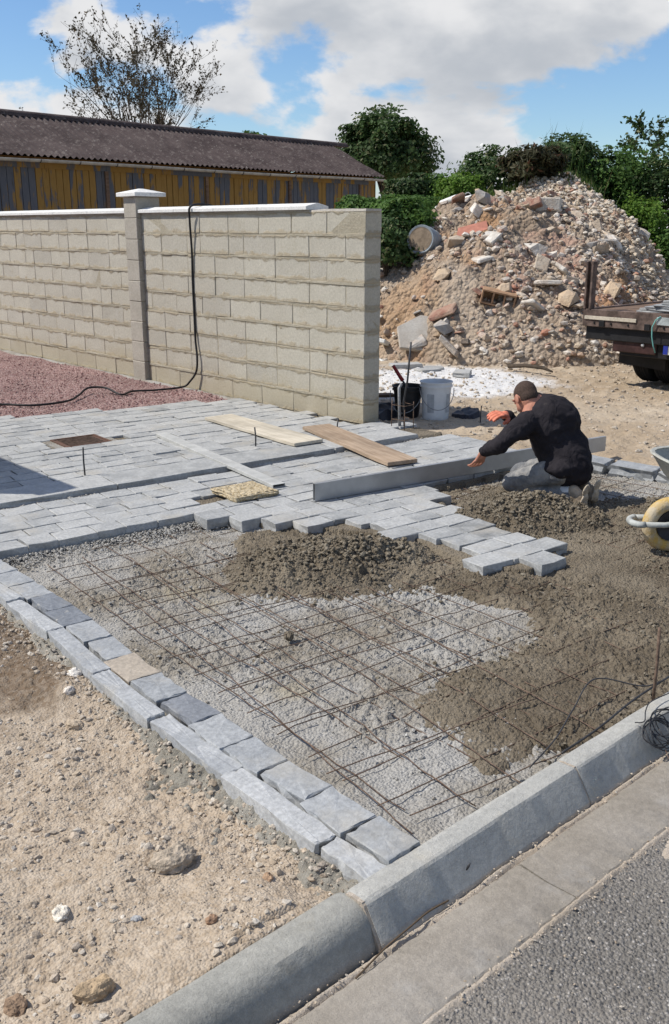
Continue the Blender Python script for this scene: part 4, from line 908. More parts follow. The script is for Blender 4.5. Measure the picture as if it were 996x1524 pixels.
def mound_plants():
    def on(x, y): return on_m(x, y) - .05
    sh = [((13.3, 13.75), .72, 2.28, 9000, .05, 'leaf_mid', 'bright leafy bush behind the block wall end', {}),
          ((13.75, 12.85), .70, 2.15, 8000, .05, 'leaf_mid', 'leafy bush between wall end and pipe offcuts', {}),
          ((15.1, 14.1), .62, 2.72, 8000, .055, 'leaf_dark', 'tall dark bush below the round tree', {}),
          ((15.6, 13.6), .65, 2.75, 6000, .05, 'leaf_mid', 'mid green bush beside the tall dark bush', {}),
          ((15.1, 12.75), .55, 2.75, 6000, .045, 'leaf_bright', 'yellow-green bush above the pipe offcuts', {}),
          ((12.5, 12.0), .60, 1.80, 6000, .05, 'leaf_mid', 'low leafy bush right above the drum', {}),
          ((16.1, 12.7), .80, 3.25, 8000, .045, 'leaf_dark', 'dark flowering bush on the heap crest', dict(flowers=50)),
          ((15.35, 11.35), .60, 2.62, 8000, .04, 'leaf_olive', 'brownish dry bush on the rubble crest', dict(elong=3.2)),
          ((17.5, 11.9), .85, 3.45, 9000, .05, 'leaf_dark', 'wide dark bush crowning the heap', {}),
          ((18.1, 11.3), .80, 3.35, 8000, .05, 'leaf_mid', 'green bush on the heap crest by the tall weeds', {}),
          ((18.6, 10.6), .80, 3.15, 8000, .05, 'leaf_dark', 'dark leafy bush on the far slope above the truck', {}),
          ((17.45, 10.2), .50, 2.35, 5000, .042, 'leaf_bright', 'bright green bush on the chalky slope', {}),
          ((17.6, 9.3), .70, 1.95, 6000, .05, 'leaf_mid', 'green bush at the heap flank behind the truck', {}),
          ((11.25, 10.95), .50, 1.90, 5000, .045, 'leaf_dark', 'dark leafy bush hard by the wall end and drum', {}),
          ((11.85, 11.15), .5, 2.05, 5000, .045, 'leaf_mid', 'green bush rising directly behind the drum', {}),
          ((12.2, 12.9), .6, 1.75, 5000, .055, 'leaf_dark', 'shaded dark bush against the back of the wall', {})]
    for i, ((x, y), rx, top, n, s, mt, lab, k) in enumerate(sh):
        g0 = on(x, y); shrub((x, y, g0), (rx, rx, max(.35, (top - g0) / 1.98)), n, s, MT[mt], lab, 300 + i, **k)
    # weeds and tall grass on the crest
    def blades(name, n, cx, cy, rx, ry, h0, h1, lab, seed, wd=.012):
        r = np.random.default_rng(seed); x = cx + rx * r.normal(size=n) * .5; y = cy + ry * r.normal(size=n) * .5; z = mound_h(x, y) - .03; H = r.uniform(h0, h1, n); az = r.uniform(0, 6.28, n); ln = H * r.uniform(.1, .45, n) ; a2 = r.uniform(0, 6.28, n)
        cx_, sx_ = np.cos(a2) * wd, np.sin(a2) * wd; b = np.stack([x, y, z], -1); t_ = b + np.stack([np.cos(az) * ln, np.sin(az) * ln, H], -1); m_ = b + np.stack([np.cos(az) * ln * .3, np.sin(az) * ln * .3, H * .6], -1); wv = np.stack([cx_, sx_, cx_ * 0], -1)
        V = np.stack([b - wv, b + wv, m_ + wv * .8, m_ - wv * .8, t_], 1).reshape(-1, 3); i = np.arange(n)[:, None] * 5; F = np.concatenate([i + [0, 1, 2], i + [0, 2, 3], i + [3, 2, 4]], 1).reshape(-1, 3)
        link(name, mesh_np(name, V, F), MT['grass'], label=lab, cat='grass', kind='stuff')
    blades('tall_weeds', 350, 17.6, 11.8, .9, .9, .8, 1.3, 'tall wispy weeds standing on the heap crest', 1)
    blades('heap_grass', 6000, 17.5, 10.3, 1.4, 1.4, .08, .28, 'grass on the right flank of the heap', 2, .010)
    blades('heap_grass', 3500, 15.8, 12.4, 1.6, .9, .1, .35, 'grass along the rubble crest', 3, .010)
    blades('heap_grass', 3500, 17.3, 8.5, .8, 1.2, .08, .28, 'grass beside the chalk at the heap foot', 4, .010)
    branch_tree((22.3, 12.1, -.1), 4.0, .7, 3, 31, 'thin dark branching tree beyond the heap flank', MT['leaf_dark'], 3000, .08, name='thin_tree', nstem=4, trunk_r=.1)
mound_plants()

# ------------------------------------------------------------------ reinforcing mesh
def zbar(x, y): return -.066 + .012 * float(fbm(np.array(x * 1.3), np.array(y * 1.3), 2, seed=201))
def mesh_sheet(cx, cy, ang, nx, ny, sx, sy, Lx, Ly, label, dz, seed):
    t = empty('reinforcing_mesh', (0, 0, 0), label=label, cat='wire mesh', group='wire mesh sheets'); r = random.Random(seed); c, s = math.cos(ang), math.sin(ang)
    def P(u, v): return cx + c * u - s * v, cy + s * u + c * v
    def bar(pts, z0):
        # stay inside the drive
        pts = [p for p in pts if 1.9 < p[0] < 6.36 and 1.64 < p[1] < 4.86 and not (p[1] > 4.86)]
        if len(pts) < 3: return
        q = [(x, y, zbar(x, y) + z0) for x, y in pts]; MB().tube(q, .0023, 5).build('wire', MT['rust'], t, smooth=True)
    for i in range(nx):
        u = i * sx; w0 = r.uniform(0, 6); bar([P(u + .012 * math.sin(v * 2.1 + w0) + .004 * r.gauss(0, 1), v) for v in np.arange(-.06, Ly, .09)], dz)
    for j in range(ny):
        v = j * sy; w0 = r.uniform(0, 6); bar([P(u, v + .012 * math.sin(u * 2.3 + w0) + .004 * r.gauss(0, 1)) for u in np.arange(-.05, Lx, .09)], dz + .0066)
mesh_sheet(2.0, 1.9, R(-4.5), 17, 16, .2, .2, 3.25, 3.2, 'rusty wire mesh sheet covering the left of the bed', 0, 1)
mesh_sheet(1.93, 1.78, R(-9), 5, 8, .24, .36, 1.0, 3.0, 'rusty wire mesh strip lapped over along the stone border', .016, 2)
mesh_sheet(4.9, 1.75, R(2), 9, 16, .2, .2, 1.65, 3.0, 'rusty wire mesh sheet by the wheelbarrow', .006, 3)

# ------------------------------------------------------------------ mortar heaps
def heap(cx, cy, rx, ry, H, ang, seed, label, n):
    t = empty('mortar_heap', (cx, cy, -.07), ang, label=label, cat='mortar heap')
    def z(X, Y):
        a = np.arctan2(Y / ry, X / rx); k = 1 + .22 * fbm(np.cos(a) * 1.6 + 5, np.sin(a) * 1.6, 3, seed=seed); rr = np.sqrt((X / rx) ** 2 + (Y / ry) ** 2) / k
        h = H * np.clip(1 - rr ** 1.5, -.2, 1); m = sst(h, -.01, .05)
        h = h + m * (.05 * fbm(X * 5, Y * 5, 3, seed=seed + 1) + .026 * fbm(X * 18, Y * 18, 4, .6, seed=seed + 2)); F, i = worley(X * 50, Y * 50, seed + 3); h = h + m * .011 * dome(F, .5); F, i = worley(X * 25, Y * 25, seed + 4); h = h + m * .016 * dome(F, .45) * (i > .4); F, i = worley(X * 70, Y * 70, seed + 5); return h + m * .008 * dome(F, .5)
    grid('mound_body', np.arange(-rx * 1.35, rx * 1.35, .0085), np.arange(-ry * 1.35, ry * 1.35, .0085), z, MT['mortar'], drop=lambda X, Y, Z: Z < -.02, parent=t)
    u = rng.normal(size=(n, 2)) * np.array((rx, ry)) * .5; zz = z(u[:, 0], u[:, 1]); k = zz > -.01; u = u[k]; zz = zz[k]; s = .0035 + .0125 * rng.random(len(u)) ** 3.5
    pebbles('clods', np.column_stack([u, zz + s * .4]), s, MT['mcrumb'], base=ICO1, jit=.2, parent=t, kind='stuff')
heap(3.42, 3.72, .62, .36, .125, R(-27), 211, 'brown heap of damp mortar in front of the stepped setts', 4500)
heap(4.93, 3.50, .56, .34, .16, R(-34), 221, 'brown heap of damp mortar by the worker', 4500)

# ------------------------------------------------------------------ loose things on the paving
def plank(name, corners, z0, z1, th, mat, label, cat):
    a, b, wd = corners; a = Vector((*a, z0)); b = Vector((*b, z1)); d = b - a; L = d.length; t = (a + b) / 2
    rs = []; n = 12
    for i in range(n + 1):
        x = -L / 2 + L * i / n; k = .004 * math.sin(i * 1.1) ; rs.append([Vector((x, -wd / 2 + k * .4, k * .4)), Vector((x, wd / 2 + k * .4, -k * .3)), Vector((x, wd / 2 + k * .4, th - k * .3)), Vector((x, -wd / 2 + k * .4, th + k * .4))])
    o = MB().rings(rs).build(name, mat, None, bevel=.002, loc=t, label=label, cat=cat); o.rotation_euler = (0, -math.asin(d.z / L), math.atan2(d.y, d.x)); return o
plank('plank', ((5.20, 7.26), (5.07, 5.82), .29), .03, .034, .027, MT['plank_pale'], 'pale wooden plank lying on the setts', 'plank')
plank('plank', ((5.55, 6.27), (5.20, 4.88), .27), .035, .012, .03, MT['plank_brown'], 'reddish brown scaffold board lying across the open seam', 'plank')
def profile_bar(name, a, b, wd, ht, wall_, mat, label, cat, z0, z1):
    a = Vector((*a, z0)); b = Vector((*b, z1)); d = b - a; L = d.length; mb = MB()
    o = [(-wd / 2, 0), (wd / 2, 0), (wd / 2, ht), (-wd / 2, ht)]; i_ = [(-wd / 2 + wall_, wall_), (wd / 2 - wall_, wall_), (wd / 2 - wall_, ht - wall_), (-wd / 2 + wall_, ht - wall_)]
    rs = [[Vector((x, *p)) for p in q] for x, q in ((-L / 2, o), (L / 2, o), (L / 2, i_), (-L / 2, i_), (-L / 2, o))]; mb.rings(rs, (False, False))
    ob = mb.build(name, mat, None, bevel=.0012, loc=(a + b) / 2, label=label, cat=cat); ob.rotation_euler = (0, -math.asin(d.z / L), math.atan2(d.y, d.x)); return ob
profile_bar('screed_bar', (4.375, 6.95), (4.095, 5.02), .10, .025, .003, simple('pale_aluminium', (.42, .42, .40), .6, .15, 8, .2), 'narrow grey metal screed bar bridging the open seam', 'screed bar', .030, .004)
profile_bar('straightedge', (4.05, 4.60), (6.78, 4.12), .028, .120, .003, MT['alu'], 'long deep aluminium straightedge held on edge by the worker', 'straightedge', .002, .004)
def tile():
    t = empty('stone_slab', (3.815, 5.05, .001), R(-6), label='square ochre stone slab with pitted face on the setts', cat='slab')
    link('slab_body', split_stone(.335, .32, .034, 991, 5, True), MT['tile'], t, (0, 0, .036))
    def z(X, Y): F, i = worley(X * 30, Y * 30, 231); return .0355 + .006 * dome(F, .55) + .002 * fbm(X * 60, Y * 60, 2, seed=232)
    grid('pitted_face', np.arange(-.15, .151, .006), np.arange(-.143, .144, .006), z, MT['tile'], parent=t)
tile()
def cover():
    t = empty('manhole_cover', (3.78, 7.26, .012), R(-5), label='rusty square iron inspection cover set in the setts', cat='cover')
    mb = MB(); 
    for a in ((-.2, .2, -.18, -.16), (-.2, .2, .16, .18), (-.2, -.18, -.16, .16), (.18, .2, -.16, .16)): mb.box(*a, -.03, .016)
    mb.build('frame', MT['cover'], t); MB().box(-.178, .178, -.158, .158, -.03, .009).build('plate', MT['cover'], t)
    m = MB().box(-.155, .155, -.006, .006, 0, .006).mesh('rib', False, .001)
    for i in range(9): link('rib', m, MT['rust'], t, (0, -.13 + i * .0325, .0085))
    MB().box(-.27, .27, -.25, .25, -.05, .006).build('bedding', MT['bed'], t)
cover()
for i, (x, y, zt) in enumerate([(3.23, 6.18, .21), (4.74, 6.11, .16), (5.65, 6.1, .115), (7.05, 5.62, .17)]):
    lab = ['thin steel setting-out pin by the iron cover', 'thin steel pin beside the pale plank', 'thin steel pin behind the brown board', 'thin steel pin in the dirt before the buckets'][i]
    MB().tube([(0, 0, -.1), (random.gauss(0, .004), 0, zt * .5), (random.gauss(0, .006), 0, zt)], .006, 6).build('setting_out_pin', MT['steel'], None, smooth=True, loc=(x, y, .02 if i < 3 else -.03), label=lab, cat='steel pin', group='setting-out pins')
# cable over the wall
def cable():
    def cr(pts, n=10):
        P = [Vector(p) for p in pts]; P = [P[0]] + P + [P[-1]]; out = []
        for i in range(1, len(P) - 2):
            for k in range(n):
                t = k / n; a, b, c, d = P[i - 1:i + 3]; out.append(.5 * ((2 * b) + (c - a) * t + (2 * a - 5 * b + 4 * c - d) * t * t + (3 * b - a - 3 * c + d) * t ** 3))
        return out + [P[-2]]
    pts = [(6.36, 8.72, 1.7), (6.335, 8.76, 1.935), (6.19, 8.79, 1.982), (6.04, 8.80, 1.955), (6.045, 8.83, 1.82), (6.07, 8.85, 1.5), (6.075, 8.865, 1.18), (6.075, 8.86, .8), (6.07, 8.85, .55), (6.055, 8.81, .38), (6.05, 8.83, .22), (6.02, 8.92, .10), (5.97, 9.0, .035), (5.68, 9.1, .02), (5.44, 9.18, .025), (5.28, 9.08, .022), (5.22, 9.10, .03), (5.2, 9.35, .07), (5.05, 9.45, .07), (4.85, 9.3, .03), (4.62, 9.12, .02), (4.26, 9.13, .02), (4.0, 9.4, .022), (3.4, 9.6, .02), (2.6, 9.7, .02)]
    MB().tube(cr(pts), .0115, 8).build('power_cable', MT['cable'], None, smooth=True, label='black cable slung over the wall and trailing across red gravel', cat='cable')
    # tangle of wire on the kerb
    r = random.Random(9); t = empty('wire_coil', (2.98, 1.50, -.02), label='tangled coil of black tying wire lying on the kerb', cat='wire')
    def loop(name, c, rx, ry, tilt, turns, ph, wob):
        M = Matrix.Rotation(tilt, 3, 'X'); p = []
        for i in range(int(turns * 26) + 1):
            a = ph + i / 26 * 6.283; k = 1 + wob * math.sin(a * 1.37 + ph); p.append(Vector(c) + M @ Vector((rx * k * math.cos(a), ry * k * math.sin(a), .006 * math.sin(a * 2.7 + ph))))
        MB().tube(p, .0024, 5).build(name, MT['steel'], t, smooth=True)
    loop('wire_loop', (.0, -.005, .0), .075, .05, R(40), 3.2, .3, .12); loop('wire_loop', (.02, -.012, -.005), .06, .055, R(55), 2.6, 1.7, .2); loop('wire_loop', (.08, -.01, .005), .09, .06, R(35), 2.2, 2.9, .2); loop('wire_loop', (.05, .0, .012), .10, .045, R(30), 1.6, 4.2, .25)
    MB().tube(cr([(-.05, .06, .035), (-.06, .02, .06), (.0, .05, .07), (.12, .09, .05), (.3, .08, .04)]), .0024, 5).build('loose_end', MT['steel'], t, smooth=True)
    MB().tube(cr([(-.02, -.05, -.04), (-.03, -.09, -.075), (.03, -.12, -.08), (.08, -.07, -.06)]), .0022, 5).build('loose_end', MT['rust'], t, smooth=True)
    MB().tube([(0, 0, -.15), (.004, 0, .1), (.0, .003, .27)], .0065, 7).build('steel_stake', MT['rust'], None, smooth=True, loc=(3.23, 1.655, 0), label='rusty steel stake driven in behind the kerb', cat='stake')
    MB().tube(cr([(2.46, 1.68, -.03), (2.7, 1.74, -.035), (2.9, 1.80, -.01), (3.1, 1.84, .03), (3.22, 1.70, .01), (3.3, 1.66, .02)]), .003, 5).build('steel_rod', MT['steel'], None, smooth=True, label='bent dark rod lying on the mortar behind the kerb', cat='rod')
    MB().tube(cr([(2.62, 1.66, -.03), (2.85, 1.66, -.02), (3.1, 1.67, .0), (3.4, 1.68, .0)]), .0045, 5).build('steel_rod', MT['steel'], None, smooth=True, label='straight dark rod along the back of the kerb', cat='rod')
    # split pin on the kerb face
    MB().tube([(0, 0, .016), (.001, 0, .0), (-.001, .0, -.012)], [.0025, .004, .0025], 6).build('bolt', MT['steel'], None, smooth=True, loc=(1.905, 1.492, -.045), rot=(R(20), 0, .3), label='small dark bolt on the pale kerb face', cat='bolt')
    # dry twig in the gutter seam
    m = simple('twig', (.10, .07, .045), .9); MB().tube(cr([(1.40, 1.44, -.094), (1.5, 1.455, -.088), (1.56, 1.466, -.092), (1.64, 1.47, -.088), (1.72, 1.478, -.09), (1.8, 1.474, -.094)]), .0028, 5).build('twig', m, None, smooth=True, label='dry twig lying in the seam at the kerb foot', cat='twig')
cable()
# stones lying loose on the earth verge
def verge_stones():
    ST = [(1.30, 2.12, .060, 'sandy_clod', 'large sandy clod on the earth verge', (.36, .30, .23), 2), (.94, 2.13, .026, 'white_stone', 'flat white stone on the sandy earth', (.66, .60, .50), 2), (1.66, 3.40, .030, 'white_stone', 'white stone on the dark soil beside the edging', (.64, .60, .54), 1), (1.57, 3.28, .024, 'pale_stone', 'pale stone just below the white stone on the soil', (.56, .50, .43), 1), (1.47, 3.05, .030, 'sandy_stone', 'angular sandy stone on the upper verge', (.46, .37, .27), 1), (1.21, 1.80, .016, 'rust_stone', 'small rust brown stone near the kerb', (.30, .19, .12), 1), (.71, 1.92, .030, 'brown_clod', 'brown clod on the earth at the kerb end', (.26, .18, .12), 2), (.86, 1.80, .042, 'rust_clod', 'crumbled rust-coloured clod against the old kerb', (.35, .26, .165), 2), (1.45, 1.86, .018, 'rust_stone', 'rusty brown flint by the haunch mortar', (.33, .22, .14), 1), (1.08, 1.97, .014, 'grey_stone', 'small blue-grey stone on the sand', (.33, .33, .325), 1)]
    for i, (x, y, s, nm, lab, col, sub) in enumerate(ST):
        V, F = ico(sub + 2); n_ = np.array([fbm(V[:, 0] * 1.6 + i * 5, V[:, 1] * 1.6, 5, z=V[:, 2] * 1.6 + i, seed=240)])[0]; V = V * (1 + .48 * n_[:, None]) * np.array((1.15, .85, .7)) * s
        link(nm, mesh_np(nm, V, F), simple(nm, col, .95, .3, 50, 0, .009, 80), loc=(x, y, float(ZS(np.array([x]), np.array([y]))[0]) + s * .12), rot=(0, 0, i * 1.3), label=lab, cat='stone' if 'stone' in nm else 'clod')
    for (x, y, s, lab) in [(2.596, 3.131, .024, 'brown clod on the pale concrete bed')]:
        V, F = ico(2); V = V * (1 + .25 * rng.normal(size=(len(V), 1)) * .5) * s; link('brown_clod', mesh_np('brown_clod', V, F), MT['mortar'], loc=(x, y, -.055), label=lab, cat='clod')
verge_stones()
# offcut slabs and a branch in the yard
for i, (x, y, L, wd, h, rz, lab) in enumerate([(9.3, 7.74, .34, .2, .07, .6, 'loose grey stone block lying on the white dust'), (9.5, 8.9, .42, .2, .06, -.5, 'loose flat grey slab near the foot of the heap'), (9.35, 8.35, .3, .22, .05, -.3, 'pale slab offcut on the white dust'), (9.62, 8.5, .25, .2, .04, -.8, 'thin slab offcut between two larger ones')]):
    link('stone_offcut', split_stone(L, wd, h, 950 + i, 4, True), MT['sett'], loc=(x, y, ZY(np.array([x]), np.array([y]))[0] + h - .01), rot=(0, 0, rz), label=lab, cat='stone slab')
MB().tube([(10.22, 7.72, -.0), (10.2, 7.45, .035), (10.24, 7.2, .03), (10.2, 7.02, .0)], [.03, .026, .024, .012], 7).build('branch', MT['bark'], None, smooth=True, label='broken branch lying at the foot of the heap', cat='branch')

# ------------------------------------------------------------------ buckets and starter bars
def buckets():
    wp = simple('white_plastic', (.62, .63, .63), .45, .08, 8); bp = simple('black_plastic', (.022, .022, .024), .5, .3, 10)
    def bucket(name, loc, r0, r1, h, mat, label, rib=True):
        t = empty(name, loc, label=label, cat='bucket'); pr = [(0, .004), (r0 - .004, .002), (r0, .008)]
        for k in range(1, 9): pr.append((r0 + (r1 - r0) * k / 9, h * k / 9))
        pr += [(r1 - .002, h * .86), (r1 + .008, h * .862), (r1 + .009, h * .9), (r1 + .002, h * .905), (r1 + .002, h * .97), (r1 + .010, h * .975), (r1 + .010, h), (r1 - .002, h), (r1 - .006, h * .97), (r0 - .004, .02), (0, .016)]
        MB().lathe(pr, 32).build('body', mat, t, smooth='auto')
        q = [(math.cos(a) * (r1 + .014), -.06 + math.sin(a) * .03 - .05 * math.sin(a), h * .84 - .19 * math.sin(a)) for a in np.linspace(0, math.pi, 15)]
        MB().tube([(x, -abs(y) - (r1 * .85) * math.sin(a_), z) for (x, y, z), a_ in zip(q, np.linspace(0, math.pi, 15))], .004, 6).build('handle', MT['galv'], t, smooth=True)
        return t
    t = bucket('white_bucket', (6.95, 6.10, -.04), .125, .15, .37, wp, 'white plastic bucket standing in the dirt behind the wall'); t.rotation_euler[2] = R(-42)
    lb = simple('bucket_label', (.42, .44, .46), .5, .15, 20)
    for a0 in (-2.3, -.9):
        rs = [[Vector(((.128 + .022 * z / .37 + .0015) * math.cos(a), (.128 + .022 * z / .37 + .0015) * math.sin(a), z)) for z in (.08, .26)] for a in np.linspace(a0, a0 + .5, 7)]
        mb = MB()
        for i in range(6): mb.add([rs[i][0], rs[i + 1][0], rs[i + 1][1], rs[i][1]], [(0, 1, 2, 3)])
        mb.build('label_band', lb, t)
    bucket('black_bucket', (6.83, 6.36, -.04), .11, .145, .31, bp, 'black rubber bucket beside the white bucket').rotation_euler[2] = R(-60)
    t = empty('trowel', (6.83, 6.32, .2), label='tool with a red handle standing in the black bucket', cat='tool'); red = simple('red_handle', (.24, .03, .03), .5)
    MB().tube([(0, 0, 0), (-.05, .09, .14)], .01, 6).build('shank', MT['steel'], t); MB().tube([(-.04, .075, .115), (-.09, .16, .26)], [.02, .016], 8).build('handle', red, t, smooth=True)
    # dark sheet and timber by the wall foot
    m = simple('black_sheet', (.03, .03, .036), .45, .3, 9)
    grid('plastic_sheet', np.arange(6.35, 7.1, .02), np.arange(6.3, 7.0, .02), lambda X, Y: np.where((np.abs(X - 6.7 + .2 * (Y - 6.6)) < .27 + .06 * fbm(X * 4, Y * 4, 2, seed=255)) & (np.abs(Y - 6.62) < .26), .02 + .07 * np.abs(fbm(X * 5, Y * 5, 4, seed=251)), -.2), m, drop=lambda X, Y, Z: Z < -.1, label='crumpled black plastic sheet behind the wall end', cat='plastic sheet')
    grid('plastic_sheet', np.arange(7.05, 7.45, .02), np.arange(5.75, 6.1, .02), lambda X, Y: np.where(np.hypot((X - 7.22) / .16, (Y - 5.93) / .13) < 1 + .3 * fbm(X * 5, Y * 5, 2, seed=256), .0 + .07 * np.abs(fbm(X * 6, Y * 6, 3, seed=252)), -.2), m, drop=lambda X, Y, Z: Z < -.1, label='scrap of black plastic beside the white bucket', cat='plastic sheet')
    plank('timber_offcut', ((6.42, 6.95), (6.9, 6.62), .1), .12, .12, .03, MT['oldwood'], 'short dark timber offcut on the black sheet', 'timber')
    # starter bars of the coming pillar
    t = empty('starter_bars', (6.22, 5.86, -.05), label='starter bars for a pillar sticking out beside the wall end', cat='steel bars')
    MB().tube([(.02, -.02, 0), (.01, -.01, .3), (-.02, -.08, .5), (-.04, -.13, .84)], .009, 7).build('bar', MT['steel'], t, smooth=True)
    MB().tube([(.0, .02, 0), (-.01, .03, .42), (.02, .03, .45)], .014, 8).build('tube_sleeve', MT['galv'], t, smooth=True)
    for dx, dy, h in ((-.07, .06, .33), (.09, .05, .33), (.07, -.08, .30), (-.05, -.08, .24)): MB().tube([(dx, dy, 0), (dx * .95, dy, h)], .004, 5).build('bar', MT['rust'], t, smooth=True)
    for z in (.14, .27): MB().tube([(-.07, .06, z), (.09, .05, z), (.07, -.08, z), (-.05, -.08, z), (-.07, .06, z)], .003, 5).build('stirrup', MT['rust'], t)
buckets()

# ------------------------------------------------------------------ flatbed truck, seen from behind
def truck():
    t = empty('flatbed_truck', (9.9, 5.3, -.03), label='old flatbed truck with worn timber bed and twin rear wheels', cat='truck')
    bw = simple('bed_steel', (.115, .082, .068), .75, .5, 9, .1, .003, 25); bk = simple('truck_black', (.013, .013, .014), .55, .35, 8); ty = simple('tyre_rubber', (.016, .016, .017), .85, .2, 20)
    W = 1.12; L = 3.2
    mb = MB()   # deck planks
    for i in range(8): MB().box(.02, L, -W + .03 + i * .276, -W + .03 + i * .276 + .27, .815, .85).build('deck_plank', MT['oldwood'], t, bevel=.003)
    MB().box(-.03, .03, -W, W, .67, .868).build('rear_rail', bw, t, bevel=.006)
    MB().box(-.045, -.031, .42, W - .03, .752, .792).build('trim_strip', MT['plank_pale'], t, bevel=.002)
    m = simple('grey_patch', (.30, .33, .33), .6, .3, 9); MB().box(-.046, -.031, -.35, .17, .745, .83).build('patch_plate', m, t, bevel=.002)
    for s in (-1, 1): MB().box(.02, L, s * W - .03, s * W + .03, .74, .868).build('side_rail', bw, t, bevel=.006)
    for yy in np.arange(-W + .1, W, .22): MB().lathe([(0, .012), (.010, .012), (.014, 0)], 8, Matrix.Translation((-.030, float(yy), .715)) @ Matrix.Rotation(-math.pi / 2, 4, 'Y')).build('bolt', bk, t)
    for yy in (.28, .86): MB().box(-.044, -.030, yy - .035, yy + .035, .675, .745).build('hinge', bk, t, bevel=.003)
    # corner post with a channel
    p = MB(); p.box(-.04, .045, W - .10, W - .072, .868, 1.40); p.box(-.04, .045, W - .028, W, .868, 1.40); p.box(.0, .03, W - .072, W - .028, .868, 1.395); p.build('corner_post', bw, t, bevel=.004)
    MB().box(-.03, .03, -W + .0, -W + .09, .868, 1.40).build('corner_post', bw, t, bevel=.004)
    MB().box(.1, L, W - .20, W - .06, .60, .74).build('chassis_rail', bk, t); MB().box(.1, L, -W + .06, -W + .20, .60, .74).build('chassis_rail', bk, t)
    MB().box(.02, .10, -W + .02, W - .02, .52, .738).build('rear_crossmember', bk, t, bevel=.01)
    MB().box(.08, .2, -.8, .66, .36, .52).build('lamp_beam', bk, t, bevel=.01)
    MB().box(.05, .10, .2, .75, .40, .66).build('lamp_board', simple('lamp_board', (.045, .022, .02), .5, .3), t, bevel=.01)
    MB().lathe([(0, .012), (.016, .012), (.02, 0)], 14, Matrix.Translation((.045, .36, .50)) @ Matrix.Rotation(-math.pi / 2, 4, 'Y')).build('reflector', simple('clear_lens', (.45, .45, .45), .3), t, smooth=True)
    pl = MB().box(.035, .05, -.42, .10, .42, .53).build('number_plate', simple('plate_white', (.50, .50, .48), .5), t, bevel=.003); MB().box(.029, .0355, .045, .098, .424, .526).build('blue_band', simple('plate_blue', (.02, .035, .25), .5), pl)
    for z in (.45, .475, .50): MB().box(.029, .0355, -.005, .028, z, z + .007).build('letter_stroke', bk, pl)
    MB().box(.029, .0355, .02, .028, .45, .507).build('letter_stroke', bk, pl)
    for dy in (.60, .33):
        for s in (1, -1):
            M = Matrix.Translation((.75, s * dy, .36)) @ Matrix.Rotation(math.pi / 2, 4, 'X')
            w_ = MB().lathe([(.19, -.105), (.30, -.108), (.345, -.095), (.36, -.06), (.36, .06), (.345, .095), (.30, .108), (.19, .105)], 36, M).build('tyre', ty, t, smooth='auto')
            for k in (-.05, -.017, .017, .05): MB().lathe([(.3615, k - .012), (.366, k - .01), (.366, k + .01), (.3615, k + .012)], 36, M).build('tread', ty, w_)
            MB().lathe([(0, -.02), (.12, -.02), (.17, -.09), (.195, -.1), (.195, .1), (.17, .09), (.12, .02), (0, .02)], 24, M).build('rim', bk, t, smooth='auto')
    for s in (1, -1):
        MB().add([(.28, s * .20, .52), (.28, s * .78, .52), (.30, s * .80, .24), (.30, s * .20, .20), (.29, s * .20, .52), (.29, s * .78, .52), (.31, s * .80, .24), (.31, s * .20, .20)], [(0, 1, 2, 3), (7, 6, 5, 4), (0, 4, 5, 1), (1, 5, 6, 2), (2, 6, 7, 3), (3, 7, 4, 0)]).build('mudflap', bk, t)
    MB().box(.6, .9, -.6, .6, .31, .41).build('axle', bk, t); MB().box(.3, 4.9, -.42, .42, .46, .62).build('frame', bk, t)
    # cab at the front
    MB().rings([[Vector((x, y, z)) for y, z in ((-.95, zl), (.95, zl), (.95, 1.3), (.85, zt), (-.85, zt), (-.95, 1.3))] for x, zl, zt in ((3.35, .5, 2.1), (4.6, .5, 2.1), (5.0, .5, 1.5))]).build('cab', simple('cab_paint', (.35, .36, .36), .4), t, bevel=.03)
    MB().box(3.343, 3.349, -.6, .6, 1.4, 1.95).build('rear_window', simple('cab_glass', (.03, .035, .04), .1), t)
    for s in (1, -1): MB().lathe([(0, -.1), (.3, -.108), (.36, -.06), (.36, .06), (.3, .108), (0, .1)], 30, Matrix.Translation((4.2, s * .78, .36)) @ Matrix.Rotation(math.pi / 2, 4, 'X')).build('tyre', ty, t, smooth='auto')
    m = simple('teal_cord', (.16, .40, .37), .7); q = [(-.05, .0, .84), (-.06, .05, .80), (-.062, .085, .72), (-.06, .08, .62), (-.05, .06, .52), (-.02, .045, .44)]
    MB().tube(q, .007, 6).build('hanging_cord', m, None, smooth=True, loc=(9.9, 5.42, -.03), label='thin teal cord hanging from the truck bed', cat='cord')
    r = random.Random(4)
    for i in range(7):
        L = r.uniform(.3, .42); x = 10.10 + (i % 2) * .12; y = 5.50 - (i % 3) * .1; z = .82 + .0255 * i
        link('stone_slab', split_stone(.4, .62 - .05 * i, .024, 970 + i, 4, True), MT['slate'], loc=(10.22 + r.gauss(0, .03), 5.52 - .04 * i + r.gauss(0, .02), .8455 + .0245 * i), rot=(0, 0, r.gauss(0, .08)), label='thin grey slab stacked on the truck bed', cat='stone slab', group='slabs stacked on the truck')
    MB().box(-.055, .055, -.11, .11, 0, .06).build('brick', simple('orange_brick', (.42, .17, .08), .9, .2, 9), None, bevel=.004, loc=(10.0, 5.16, .8195), rot=(0, 0, .2), label='orange brick lying on the truck bed edge', cat='brick')
truck()

